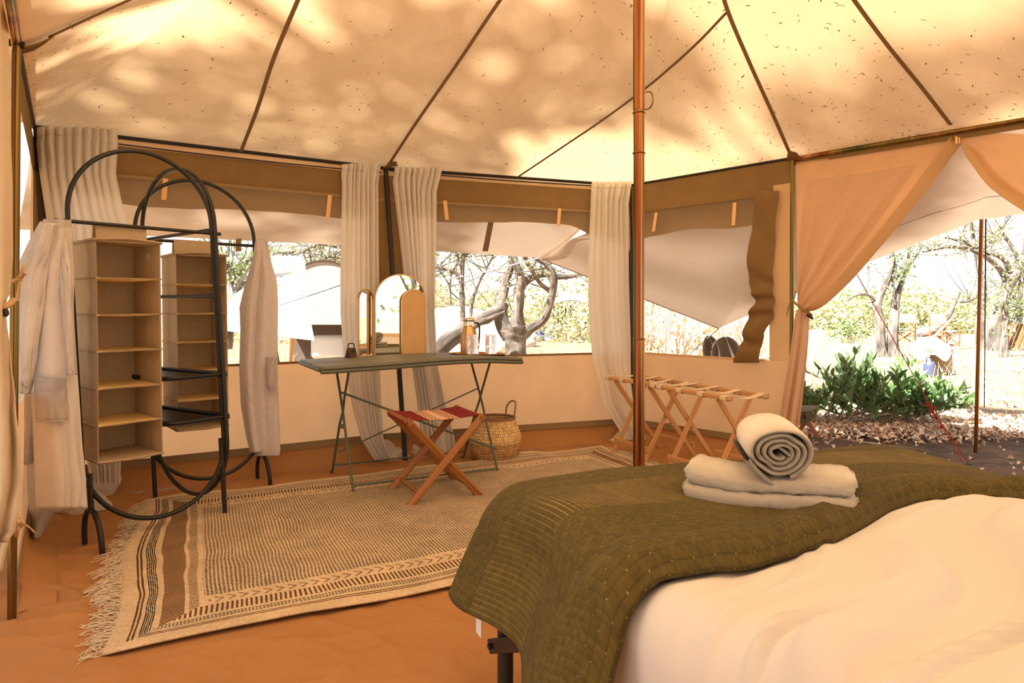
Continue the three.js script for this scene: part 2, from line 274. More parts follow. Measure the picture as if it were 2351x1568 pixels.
// roof canvas: hung from the eave rails to a short ridge
const RL = V(-0.30, 2.98, 2.42), RR = V(0.78, 2.98, 3.00);
const sag = (t) => Math.sin(Math.PI * t) * 0.085;
const roofRows = (A, B, a, b, n, s) => sheet(n, 40, (u, v) => { const p = lerpV(lerpV(A, B, u), lerpV(a, b, u), v); p.y -= sag(v); p.y += 0.012 * fbm(p.x * 1.5, p.z * 1.5, 2, s) * Math.sin(Math.PI * v); return p; }, A.distanceTo(B), 2.5);
const roofPatches = [];
{
  // softened corner at P3 and P1: the ridge end is shared, the eave turns over a short chamfer
  const chamfer = (a, c, b, k) => [lerpV(c, a, k), lerpV(c, b, k)];
  roofPatches.push([P0, P1, RL, RL], [P1, P2, RL, lerpV(RL, RR, 0.5)], [P2, P3, lerpV(RL, RR, 0.5), RR], [P3, P4, RR, RR], [P4, P5, RR, RR], [P5, PR, RR, RR], [PL, PR, RL, RR], [PL, P0, RL, RL]);
}
function roofHit(u, v) {                                                                     // where a sight line meets the canvas
  const o = V(0, EYE, 0), d = at(u, v, 1).sub(o); let best = null;
  for (const [A, B, a, b] of roofPatches.slice(0, 6)) for (let it = 0; it < 1; it++) {
    const f = (U, T) => { const p = lerpV(lerpV(A, B, U), lerpV(a, b, U), T); p.y -= sag(T); return p; };
    for (let i = 0; i <= 120; i++) for (let j = 0; j <= 120; j++) { const p = f(i / 120, j / 120), D = -p.z; if (D < 0.3) continue; const uu = HX + p.x / D * F, vv = HY - (p.y - EYE) / D * F, e = (uu - u) ** 2 + (vv - v) ** 2; if (!best || e < best.e) best = { e, p }; }
  }
  return best.p;
}
{
  const roof = structure('ceiling');
  roofPatches.forEach(([A, B, a, b], i) => part('canvas_panel', roofRows(A, B, a, b, 40, 90), M.roof, roof));
  // sewn seams, flat brown tape under the cloth
  const lines = [[[555, 347], [590, 245], [630, 130], [682, 0], [730, -110]], [[886, 384], [960, 275], [1050, 140], [1147, 0], [1210, -90]], [[1183, 411], [1290, 335], [1400, 262], [1500, 182], [1600, 92], [1668, 26]], [[1815, 347], [1770, 245], [1718, 130], [1668, 12], [1650, -60]], [[2184, 284], [2120, 200], [2040, 100], [1965, 0], [1915, -70]], [[112, 78], [190, 42], [284, 0], [380, -44]]];
  for (const l of lines) {
    const pts = l.map(([u, v]) => roofHit(u, v)), c = smooth(pts);
    const side = new THREE.Vector3().crossVectors(pts[pts.length - 1].clone().sub(pts[0]), up).normalize();
    part('seam', sheet(1, 30, (u, v) => c.getPoint(v).addScaledVector(side, (u - 0.5) * 0.022).add(new THREE.Vector3(0, -0.012, 0)), 0.02, 2), M.trim, roof);
  }
  // corner patches where the seams meet the rail
  for (const [p, q, r1, r2, flare] of [[[44, 84], [46, 112], [128, 70], [122, 76], 1], [[879, 381], [915, 377], [893, 367], [908, 364], 0], [[1803, 365], [1848, 358], [1808, 340], [1828, 345], 0]]) {
    const c = [p, q, r1, r2].map(([u, v]) => roofHit(u, v));
    part('corner_patch', sheet(10, 10, (u, v) => lerpV(lerpV(c[0], c[1], u), lerpV(c[2], c[3], u), v).add(new THREE.Vector3(0, -0.018 - 0.012 * Math.sin(Math.PI * v) * (0.5 + 0.5 * Math.sin(u * 7)), 0)), 0.2, 0.2, 0.002), M.brown, roof);
  }
  // crumbs of dead leaf that lie on the cloth
  const r = rng(77), gs = [];
  const patchN = [[0, 110, 1.6], [0, 300, 6], [1, 40, 5], [1, 150, 1.2], [2, 130, 1.2], [3, 200, 1.7], [4, 330, 2.0]];
  for (const [pi, n, k] of patchN) { const [A, B, a, b] = roofPatches[pi]; for (let i = 0; i < n; i++) {
    const U = r(), T = Math.pow(r(), k * 1.1) * 0.9, p = lerpV(lerpV(A, B, U), lerpV(a, b, U), T); p.y -= sag(T) + 0.016;
    const q = lerpV(lerpV(A, B, U), lerpV(a, b, U), T + 0.02); q.y -= sag(T + 0.02) + 0.016; const s = B.clone().sub(A).normalize(), t = q.sub(p).normalize(), an = r() * 6.3, l = 0.003 + r() * 0.010, w = 0.0012 + r() * 0.0016;
    const e1 = s.clone().multiplyScalar(Math.cos(an)).addScaledVector(t, Math.sin(an)), e2 = s.clone().multiplyScalar(-Math.sin(an)).addScaledVector(t, Math.cos(an)), bend = (r() - 0.5) * 0.008;
    gs.push(sheet(3, 1, (x, y) => p.clone().addScaledVector(e1, (x - 0.5) * 2 * l).addScaledVector(e2, (y - 0.5) * 2 * w + bend * Math.sin(Math.PI * x))));
  } }
  part('leaf_crumbs', gs, M.trim, roof, { kind: 'stuff' });
}

// rails and posts
const rail = (label, pts, r, mat, group) => solo('eave_rail', label, 'tent rail', tube(poly(pts), r, 8 * (pts.length - 1), 10), mat);
rail('black eave rail over the window between the first sheer curtain and the middle post', [P1, P2], 0.016, M.blackRail);
rail('black eave rail over the window behind the jug and tumblers', [P2, P3], 0.016, M.blackRail);
rail('thin dark eave rail above the window with the brown side flap', [P3, P4], 0.012, M.blackRail);
rail('thick brass eave rail over the tent doorway with the zip pull', [P4.clone().add(new THREE.Vector3(0, -0.01, 0)), P5], 0.0165, M.brass);
rail('short black eave rail at the corner above the waffle bathrobe', [P1, lerpV(P1, P0, 0.97)], 0.014, M.blackRail);
rail('brass eave rail end above the tied canvas flap with ribbons', [P0.clone().add(new THREE.Vector3(0, 0.01, 0)), lerpV(P0, PL, 0.6)], 0.017, M.brass);
const post = (label, a, b, r, mat) => solo('tent_post', label, 'tent post', [rod(a, b, r, 14)], mat);
post('slanting black post in the corner beside the first sheer curtain', P1.clone().add(new THREE.Vector3(0.02, 0, 0)), V(-2.53, 0.005, 3.80), 0.017, M.blackRail);
post('black post between two sheer curtains behind the arched mirror', P2.clone(), V(-0.735, 0.01, 4.70), 0.017, M.blackRail);
post('black corner post beside the single long sheer curtain', P3.clone(), V(0.965, 0.01, 5.40), 0.017, M.blackRail);
post('thin brass post at the doorway where the canvas flap is tied', P4.clone(), V(1.845, 0.0, 4.51), 0.0145, M.brass);
{
  const t = thing('tent_post', 'brass post beside the tied canvas flap with ribbon bows', 'tent post');
  part('pole', rod(P0.clone(), V(-1.70, 0.0, 2.32), 0.0135, 14), M.brass, t);
  part('cap', rod(P0.clone().add(new THREE.Vector3(-0.05, 0.005, 0.03)), P0.clone().add(new THREE.Vector3(0.02, 0.0, -0.01)), 0.012, 10), M.blackRail, t);
}
{
  const c = V(0.53, 0, 2.85), t = thing('centre_pole', 'thick shiny brass pole standing in the middle of the tent', 'tent pole', c);
  part('pole', [rod(V(0, 0, 0), V(0, 0.925, 0), 0.0240, 24), rod(V(0.0, 0.925, 0), V(0, 1.88, 0), 0.0225, 24), rod(V(0, 1.88, 0), V(0, 2.96, 0), 0.0240, 24)], M.brass, t);
  for (const y of [0.925, 1.868, 1.70]) part('collar', new THREE.TorusGeometry(0.0245, 0.003, 8, 28).rotateX(Math.PI / 2).translate(0, y, 0), M.brass, t);
  part('hook', tube([V(0.02, 1.955, 0), V(0.05, 1.955, 0), V(0.058, 1.935, 0), V(0.056, 1.905, 0), V(0.04, 1.885, 0), V(0.02, 1.883, 0)], 0.0032, 24, 8), M.brass, t);
}
// rope along the rail that the curtains hang from
{
  const pts = []; for (let i = 0; i <= 10; i++) pts.push(W1.p(0.02 + i * 0.096, EAVE - 0.045 - 0.012 * Math.sin(i / 10 * Math.PI), 0.035));
  solo('curtain_rope', 'thin dark blue rope under the rail beside the oval clothes rack', 'rope', tube(pts, 0.0045, 60, 6), M.rope);
  const q = []; for (let i = 0; i <= 10; i++) q.push(W2.p(0.01 + i * 0.098, EAVE - 0.025 - 0.012 * Math.sin(i / 10 * Math.PI), 0.03));
  solo('curtain_rope', 'thin dark blue rope under the rail behind the jug', 'rope', tube(q, 0.0045, 60, 6), M.rope);
}

// windows: netting, and behind it the outer blind rolled half up with its two tapes
function windowNet(name, w, t0, t1, y0, y1, blind) {
  const s = structure(name);
  part('netting', panel(w, t0, t1, y0, y1, 0.0, 24, 12, 0.006, 33), M.netting, s);
  const b = part('rolled_blind', sheet(40, 8, (u, v) => { const t = mix(t0, t1, u), low = blind(u), y = mix(y1 + 0.03, low, v); return w.p(t, y, -0.015 - 0.05 * Math.sin(v * Math.PI) - 0.02 * fbm(u * 6, v, 2, 3)); }, w.len, 0.25), M.blind, s);
  return s;
}
M.blind = cloth(C(0.46, 0.31, 0.16), 0.14, { map: rep(mottle, 1.2) });
M.tape = std({ color: C(0.85, 0.52, 0.26), roughness: 0.9 });
const tape = (s, w, t, y0, y1, dt = 0) => part('tape', sheet(1, 8, (u, v) => w.p(t + dt * v + (u - 0.5) * 0.035 / w.len * 0.8, mix(y0, y1, v), 0.008), 0.03, 0.2), M.tape, s);
const win1 = windowNet('window_1', W1, 0.05, 0.93, SILL, TOP, (u) => 1.68 - 0.02 * u - 0.018 * Math.sin(u * 6.5) + 0.01 * fbm(u * 8, 1, 2, 3));
tape(win1, W1, W1.t(380), 1.83, 1.70, -0.005); tape(win1, W1, W1.t(757), 1.82, 1.665, -0.008);
{ const s = structure('added_window_4'); part('netting', panel(WL, 0.12, 0.90, SILL, 1.80, 0, 12, 10, 0.006, 34), M.netting, s); }  // opening added in the side wall, lets extra light onto the bathrobe
const win2 = windowNet('window_2', W2, 0.05, 0.97, SILL, TOP + 0.01, (u) => 1.70 - 0.015 * Math.sin(u * 8) - 0.11 * sst(0.72, 0.95, u) + 0.006 * fbm(u * 9, 2, 2, 4));
tape(win2, W2, W2.t(1021), 1.84, 1.70, 0.008); tape(win2, W2, W2.t(1284), 1.83, 1.69, -0.006);
const win3 = windowNet('window_3', W3, 0.03, 0.86, SILL, TOP - 0.01, (u) => 1.635 - 0.012 * Math.sin(u * 10) - 0.04 * sst(0.15, 0, u));
tape(win3, W3, W3.t(1508), 1.80, 1.655, -0.02); tape(win3, W3, W3.t(1688), 1.80, 1.64, -0.008);
{ // gathered brown side flap of the third window
  const rows = [[440, 1744, 1796], [520, 1730, 1786], [600, 1723, 1781], [645, 1722, 1780], [675, 1733, 1781], [695, 1738, 1784], [725, 1722, 1781], [770, 1712, 1760], [800, 1702, 1752], [832, 1690, 1748]];
  const yAt = (v, t) => EYE + (HY - v) * -W3.p(t, 0).z / F;
  part('side_flap', sheet(10, 60, (u, v) => {
    const f = v * (rows.length - 1), i = Math.min(rows.length - 2, Math.floor(f)), k = f - i, ks = k * k * (3 - 2 * k), uu = mix(mix(rows[i][1], rows[i + 1][1], ks), mix(rows[i][2], rows[i + 1][2], ks), u), vv = mix(rows[i][0], rows[i + 1][0], k), t = W3.t(uu);
    return W3.p(t, yAt(vv, t), 0.03 + 0.020 * Math.sin(v * 34 + 3 * fbm(v * 7, u, 2, 5)) * (1 - u * 0.5) + 0.015 * Math.sin(u * 3.1));
  }, 0.2, 1.2, 0.003), M.brown, win3);
}

// ───────────── clothes rack: three oval loops standing in a zigzag ─────────────
const LEAN = -0.058;                                                                          // the whole rack leans a little
const J0 = [-1.824, 2.975], J1 = [-1.446, 3.42], J2 = [-1.948, 3.73], J3 = [-1.494, 4.11];
function loopFrame(a, b) { const dx = b[0] - a[0], dd = b[1] - a[1], l = Math.hypot(dx, dd); return { l, p: (s, y, o = 0) => V(a[0] + dx / l * s + dd / l * o + LEAN * y, y, a[1] + dd / l * s - dx / l * o) }; }   // s along, o towards the side that faces right of travel
const LA = loopFrame(J0, J1), LB = loopFrame(J2, J1), LC = loopFrame(J2, J3);
{
  const t = thing('clothes_rack', 'black tubular clothes rack of three oval loops standing in a zigzag', 'clothes rack');
  const oval = (fr, o = 0) => { const pts = [], e = 0.025, r = (fr.l + 2 * e) / 2, y0 = 0.078 + r, y1 = 1.785 - r, c = fr.l / 2;
    for (let i = 0; i < 20; i++) { const a = Math.PI + Math.PI * i / 20; pts.push(fr.p(c + r * Math.cos(a), y0 + r * Math.sin(a), o)); }
    for (let i = 0; i < 8; i++) pts.push(fr.p(c + r, mix(y0, y1, i / 8), o));
    for (let i = 0; i < 20; i++) { const a = Math.PI * i / 20; pts.push(fr.p(c + r * Math.cos(a), y1 + r * Math.sin(a), o)); }
    for (let i = 0; i < 8; i++) pts.push(fr.p(c - r, mix(y1, y0, i / 8), o));
    return tube(pts, 0.0108, 160, 10, true); };
  part('loop', oval(LA), M.black, t); part('loop', oval(LB, -0.028), M.black, t); part('loop', oval(LC, 0.0), M.black, t);
  const arch = (fr, s) => { const pts = [[-0.105, 0.003], [-0.10, 0.07], [-0.075, 0.13], [-0.035, 0.165], [0, 0.172], [0.035, 0.165], [0.075, 0.13], [0.10, 0.07], [0.105, 0.003]]; return tube(pts.map(([o, y]) => fr.p(s, y, o)), 0.0115, 50, 10); };
  part('arch_foot', arch(LA, 0.0), M.black, t); part('arch_foot', arch(LC, LC.l), M.black, t);
  const leg = (fr, s, y0, y1, o = 0) => rod(fr.p(s, y0, o), fr.p(s, y1, o), 0.0115, 12);
  part('leg', leg(LA, 0, 0.17, 0.33), M.black, t); part('leg', leg(LA, LA.l + 0.01, 0.0, 0.40, 0.0), M.black, t); part('leg', leg(LC, 0, 0.0, 0.36), M.black, t); part('leg', leg(LC, LC.l, 0.17, 0.33), M.black, t);
  part('hanging_bar', rod(LA.p(-0.075, 1.43), LA.p(LA.l + 0.07, 1.43), 0.0085), M.black, t);
  part('hanging_bar', rod(LC.p(-0.06, 1.43), LC.p(LC.l + 0.075, 1.43), 0.0085), M.black, t);
  part('hanging_bar', rod(LB.p(-0.02, 1.43, -0.03), LB.p(LB.l + 0.02, 1.45, -0.03), 0.0085), M.black, t);
  part('cross_bar', rod(LB.p(-0.02, 1.115, -0.028), LB.p(LB.l + 0.02, 1.115, -0.028), 0.0095), M.black, t);
  for (const y of [0.708, 0.495]) {                                                           // tray shelves with a rounded front
    const w = LB.l + 0.03, dp = 0.33, sh = new THREE.Shape(), r = 0.10;
    sh.moveTo(0, 0); sh.lineTo(w, 0); sh.lineTo(w, dp - r); sh.quadraticCurveTo(w, dp, w - r, dp); sh.lineTo(r, dp); sh.quadraticCurveTo(0, dp, 0, dp - r); sh.lineTo(0, 0);
    const pl = sh.getPoints(10), toW = (g) => { const p = g.attributes.position; for (let i = 0; i < p.count; i++) { const q = LB.p(p.getX(i) - 0.015, y + p.getZ(i), p.getY(i) - 0.06); p.setXYZ(i, q.x, q.y, q.z); } g.computeVertexNormals(); return g; };
    const base = toW(new THREE.ExtrudeGeometry(sh, { depth: 0.006, bevelEnabled: false, curveSegments: 10 }));
    const tr = part('tray_shelf', base, M.black, t);
    part('rim', tube(poly(pl.map((p) => LB.p(p.x - 0.015, y + 0.014, p.y - 0.06))), 0.009, 90, 8), M.black, tr);
  }
  part('bolt', [0.27, 0.30].map((y) => move(new THREE.SphereGeometry(0.009, 10, 8), LA.p(0, y, -0.013))), M.black, t);
}

// hanging shelf boxes of coarse linen
function organizer(label, fr, s0, C0) {
  const t = thing('hanging_organizer', label, 'hanging shelves', null, 0, 'linen shelf boxes on the rack');
  const dx = fr.p(1, 0).sub(fr.p(0, 0)).normalize(), nn = fr.p(0, 0, 1).sub(fr.p(0, 0)).normalize(), w = 0.265, dp = 0.30, y0 = 0.385, y1 = 1.345;
  const base = V(C0[0], 0, C0[1]), k = fbm;
  const P = (a, y, o) => base.clone().addScaledVector(dx, a).addScaledVector(nn, o).add(new THREE.Vector3(-0.012 * (y - 0.9) , y, 0));
  const soft = (a, y, s) => 0.010 * fbm(a * 7, y * 7, 3, s) + 0.007 * Math.sin((y - y0) / 0.16 * Math.PI) ** 2;
  part('side_panel', sheet(14, 60, (u, v) => { const y = mix(y0, y1, v); return P(-w / 2 + soft(u, y, 3) * Math.sin(Math.PI * u), y, mix(-dp / 2, dp / 2, u)); }, 0.3, 0.95, 0.003), M.linen, t);
  part('side_panel', sheet(14, 60, (u, v) => { const y = mix(y0, y1, v); return P(w / 2 - soft(u, y, 8) * Math.sin(Math.PI * u), y, mix(-dp / 2, dp / 2, u)); }, 0.3, 0.95, 0.003), M.linen, t);
  part('back_panel', sheet(14, 60, (u, v) => { const y = mix(y0, y1 + 0.012, v); return P(mix(-w / 2, w / 2, u), y, -dp / 2 + soft(u, y, 5) * Math.sin(Math.PI * u)); }, 0.27, 0.95, 0.002), M.linen, t);
  for (let i = 1; i <= 5; i++) { const y = y0 + (y1 - y0) * (i / 6) * 0.998; part('shelf', sheet(10, 10, (u, v) => P(mix(-w / 2, w / 2, u) * 1.0, y - 0.006 * Math.sin(Math.PI * u) * Math.sin(Math.PI * v) - 0.004 * v + 0.003 * fbm(u * 3, v * 3, 2, i), mix(-dp / 2, dp / 2 + 0.003, v)), 0.27, 0.3, 0.005), M.card, t); }
  part('bottom_panel', sheet(10, 10, (u, v) => P(mix(-w / 2 - 0.004, w / 2 + 0.006, u), y0 - 0.006 * Math.sin(Math.PI * u) + 0.003 * fbm(u * 4, v * 4, 2, 9), mix(-dp / 2, dp / 2 + 0.008, v)), 0.27, 0.3, 0.008), M.linen, t);
  part('lid', sheet(14, 12, (u, v) => P(mix(-w / 2 - 0.008, w / 2 + 0.008, u), y1 + 0.004 + 0.006 * Math.sin(Math.PI * u) - 0.010 * Math.abs(u - 0.5) + 0.004 * fbm(u * 4, v * 4, 2, 12), mix(-dp / 2 - 0.005, dp / 2 + 0.010, v)), 0.27, 0.3, 0.010), M.linen, t);
  // piped edges of the compartments
  for (let i = 0; i <= 6; i++) { const y = y0 + (y1 - y0) * i / 6; part('piping', [tube(poly([P(-w / 2 - 0.002, y, -dp / 2), P(-w / 2 - 0.003, y - 0.002, dp / 2 + 0.003), P(w / 2 + 0.006, y + 0.001, dp / 2 + 0.003)]), 0.0028, 16, 6)], M.linen, t); }
  for (const s of [-1, 1]) part('piping', tube([P(s * w / 2, y0, dp / 2), P(s * (w / 2 - 0.003), (y0 + y1) / 2, dp / 2), P(s * w / 2, y1, dp / 2)], 0.003, 10, 6), M.linen, t);
  // sleeve that goes over the bar
  const sw = 0.215, hang = [[0.026, y1 + 0.004], [0.020, 1.40], [0.012, 1.432], [0, 1.441], [-0.012, 1.432], [-0.022, 1.40], [-0.026, y1 + 0.004]], hc = smooth(hang.map(([o, y]) => new THREE.Vector3(o, y, 0)));
  part('hanging_strap', sheet(8, 30, (u, v) => { const q = hc.getPoint(v); return P(s0 + mix(-sw / 2, sw / 2, u), q.y, q.x + 0.003 * fbm(u * 5, v * 4, 2, 2)); }, 0.2, 0.22, 0.003), M.linen, t);
  return [t, P];
}
{
  const [t, P] = organizer('linen hanging shelf box with five shelves at the front loop, nearest the waffle robe', LA, 0.02, [-1.812, 3.128]);
  part('care_tag', sheet(2, 5, (u, v) => P(0.128, mix(1.31, 1.285, v), 0.02 + u * 0.018 + 0.006 * v * v), 0.02, 0.03, 0.001), M.white, t, { label: 'small white sewn label' });
  organizer('linen hanging shelf box at the rear loop beside the thin gauze robe', LC, 0.0, [-1.816, 3.905]);
}

// bathrobes on the ends of the bars
function drape(rows, D0, thick, seed, folds, dz = 0.05) {                                     // rows: [v, u left, u right, extra depth]
  const n = rows.length - 1;
  return sheet(36, 80, (u, v) => {
    const f = v * n, i = Math.min(n - 1, Math.floor(f)), k = f - i, a = rows[i], b = rows[i + 1];
    const vv = mix(a[0], b[0], k), uu = mix(mix(a[1], b[1], k), mix(a[2], b[2], k), u), d = D0 + mix(a[3] || 0, b[3] || 0, k) - dz * Math.sin(Math.PI * u) + folds * (0.25 + 0.9 * v) * Math.sin(u * 6 + v * 2.5 + seed) * 0.8 + 0.014 * fbm(u * 2.2 + v, v * 1.8, 3, seed) + 0.004 * fbm(u * 9, v * 4, 2, seed + 2);
    return at(uu, vv, d);
  }, 0.4, 1.2, thick);
}
{
  const t = thing('bathrobe', 'white waffle weave bathrobe hung at the front loop beside the tied flap', 'bathrobe');
  part('body', drape([[506, 106, 158, 0.02], [525, 96, 160], [600, 72, 166], [700, 66, 169], [850, 74, 176], [950, 80, 184], [1030, 84, 190], [1100, 87, 198], [1165, 88, 200]], 2.87, 0.012, 1, 0.014), M.robe, t);
  part('sleeve', drape([[512, 104, 128, 0], [560, 78, 122], [615, 52, 108], [700, 44, 96], [800, 41, 80], [870, 40, 66], [902, 42, 58]], 2.815, 0.02, 3, 0.008, 0.04), M.robe, t);
  part('front_edge', drape([[520, 128, 150, 0.02], [640, 140, 160], [760, 150, 166], [860, 158, 172]], 2.825, 0.01, 5, 0.004, 0.01), M.robe, t);
  part('pocket', drape([[868, 82, 150], [900, 82, 154], [960, 86, 158], [968, 88, 156]], 2.808, 0.006, 1, 0.006, 0.03), M.robe, t);
  part('rear_panel', drape([[840, 48, 90], [1000, 44, 84], [1052, 44, 72], [1064, 46, 68]], 2.93, 0.01, 9, 0.008), M.robe, t);
  part('tail', drape([[1000, 66, 150], [1100, 66, 140], [1170, 72, 124], [1200, 74, 106], [1234, 78, 88]], 2.97, 0.008, 12, 0.01), M.robe, t);
}
{
  const t = thing('bathrobe', 'thin gauze bathrobe hung at the rear loop in front of the bright window', 'bathrobe');
  part('body', drape([[549, 594, 610], [566, 592, 613], [600, 590, 620], [648, 588, 634], [700, 582, 637], [800, 576, 637], [900, 570, 638], [960, 574, 640], [1032, 584, 642], [1046, 586, 640]], 4.10, 0.008, 21, 0.010, 0.05), M.robeThin, t);
  part('sleeve', drape([[552, 592, 602], [600, 584, 598], [660, 566, 592], [705, 554, 586], [760, 556, 584], [850, 554, 580], [930, 558, 586], [1000, 570, 592], [1038, 580, 598]], 4.07, 0.014, 23, 0.010, 0.04), M.robeThin, t);
  part('pocket', drape([[820, 612, 637], [840, 611, 637], [880, 613, 638], [893, 615, 638]], 4.035, 0.004, 21, 0.005, 0.02), M.robeThin, t);
}

// ───────────── curtains ─────────────
function curtain(label, w, rows, pleats, seed, lift = 0) {                                     // rows: [v, u left, u right, distance from the wall]
  const t = thing('curtain', label, 'curtain', null, 0, 'sheer linen curtains'), n = rows.length - 1;
  const kf = (u, v) => { let x = u + 0.05 * fbm(u * 5, 1, 2, seed) + 0.035 * fbm(u * 3, v * 1.6, 2, seed + 1) * (0.3 + v); return x * pleats; };
  const P = (u, v, amp) => {
    const f = v * n, i = Math.min(n - 1, Math.floor(f)), k = f - i, a = rows[i], b = rows[i + 1];
    const vv = mix(a[0], b[0], k), uu = mix(mix(a[1], b[1], k), mix(a[2], b[2], k), u), off = mix(a[3], b[3], k), tt = w.t(uu), q = w.p(tt, 0, off);
    const x = kf(u, v), j = Math.floor(x), ph = (x - j), hgt = 0.35 + 0.9 * hash2(j, 0, seed), low = sst(0.10, 0.5, v), sec = hash2(j, 3, seed) < 0.45 ? mix(1, 0.25, low) : 1, wv = Math.pow(Math.sin(Math.PI * ph), 0.75) * hgt * sec;
    const skew = (hash2(j, 5, seed) - 0.35) * 0.03 * Math.sin(Math.PI * ph) * sst(0.22, 0.03, v);
    const y = Math.max(0.012, EYE + (HY - vv) * -q.z / F + 0.010 * (hash2(j, 7, seed) - 0.5) * sst(0.04, 0, v) * Math.sin(Math.PI * ph));
    return w.p(tt + skew / w.len, y, off + amp * (wv - 0.4) * 2.0 + 0.02 * fbm(u * 4, v * 5, 2, seed + 3) * (0.2 + v) + 0.006 * fbm(u * 14, v * 10, 2, seed + 5));
  };
  part('panel', sheet(pleats * 16, 80, (u, v) => P(u, v, 0.022 + 0.012 * v), 1.6, 2, 0), M.sheer, t);
  part('heading', sheet(pleats * 16, 6, (u, v) => { const p = P(u, v * 0.055, 0.026); return p.addScaledVector(w.n, 0.006).setY(p.y + 0.010 * (1 - v)); }, 1.6, 0.12), M.sheer, t);
  return t;
}
function puddle(t, c, rx, rd, h, seed, turn = 0) {                                             // the end that lies crumpled on the floor
  const g = new THREE.SphereGeometry(1, 56, 28), p = g.attributes.position, cs = Math.cos(turn), sn = Math.sin(turn);
  for (let i = 0; i < p.count; i++) { const x = p.getX(i), y = p.getY(i), z = p.getZ(i), a = Math.atan2(z, x), f = 1 + 0.16 * Math.sin(a * 5 + y * 4 + seed) * (1 - Math.abs(y)) + 0.16 * fbm(x * 2.5 + seed, z * 2.5 + y * 3, 3, seed), hh = Math.max(0, y) * h * (1 + 0.35 * Math.sin(x * 5 + z * 3 + seed) + 0.4 * fbm(x * 4, z * 4, 3, seed + 1)); const X = x * rx * f, Z = z * rd * f; p.setXYZ(i, X * cs - Z * sn, Math.max(0.004, hh), X * sn + Z * cs); }
  g.computeVertexNormals(); return part('puddled_end', move(g, c), M.sheer, t);
}
{
  let t = curtain('sheer linen curtain in the corner behind the first hanging shelf box', W1, [[296, 86, 268, 0.06], [330, 84, 270, 0.06], [400, 92, 266, 0.06], [480, 104, 282, 0.07], [520, 110, 292, 0.07], [700, 130, 290, 0.10], [850, 160, 285, 0.16], [1000, 190, 275, 0.28], [1110, 205, 268, 0.4]], 9, 11);
  puddle(t, gnd(190, 1168), 0.13, 0.12, 0.075, 3, 0.3); puddle(t, gnd(242, 1132), 0.07, 0.10, 0.16, 6, 0.2);
  t = curtain('sheer linen curtain on the rack side of the middle black post', W1, [[380, 781, 868, 0.05], [405, 780, 866, 0.05], [430, 781, 864, 0.05], [600, 777, 864, 0.06], [720, 776, 864, 0.07], [830, 784, 864, 0.08], [950, 800, 864, 0.12], [1010, 812, 862, 0.17], [1056, 834, 872, 0.22]], 8, 4);
  puddle(t, gnd(888, 1052), 0.15, 0.09, 0.09, 9, 0.1);
  t = curtain('sheer linen curtain between the middle black post and the tree window', W2, [[388, 901, 1010, 0.05], [415, 898, 1006, 0.05], [440, 902, 1000, 0.05], [600, 920, 997, 0.06], [720, 930, 993, 0.07], [830, 938, 996, 0.09], [930, 948, 1010, 0.15], [1000, 952, 1026, 0.2], [1040, 950, 1030, 0.22]], 8, 17);
  puddle(t, gnd(978, 1046), 0.16, 0.08, 0.08, 12, 0.1);
  t = curtain('sheer linen curtain in the corner behind the brass centre pole', W2, [[420, 1353, 1442, 0.05], [445, 1352, 1440, 0.05], [470, 1352, 1438, 0.05], [600, 1345, 1441, 0.06], [700, 1343, 1443, 0.07], [830, 1350, 1446, 0.09], [930, 1368, 1450, 0.14], [985, 1394, 1455, 0.2], [1010, 1402, 1452, 0.24]], 7, 29);
  puddle(t, gnd(1432, 1014), 0.13, 0.08, 0.07, 15, -0.2);
}

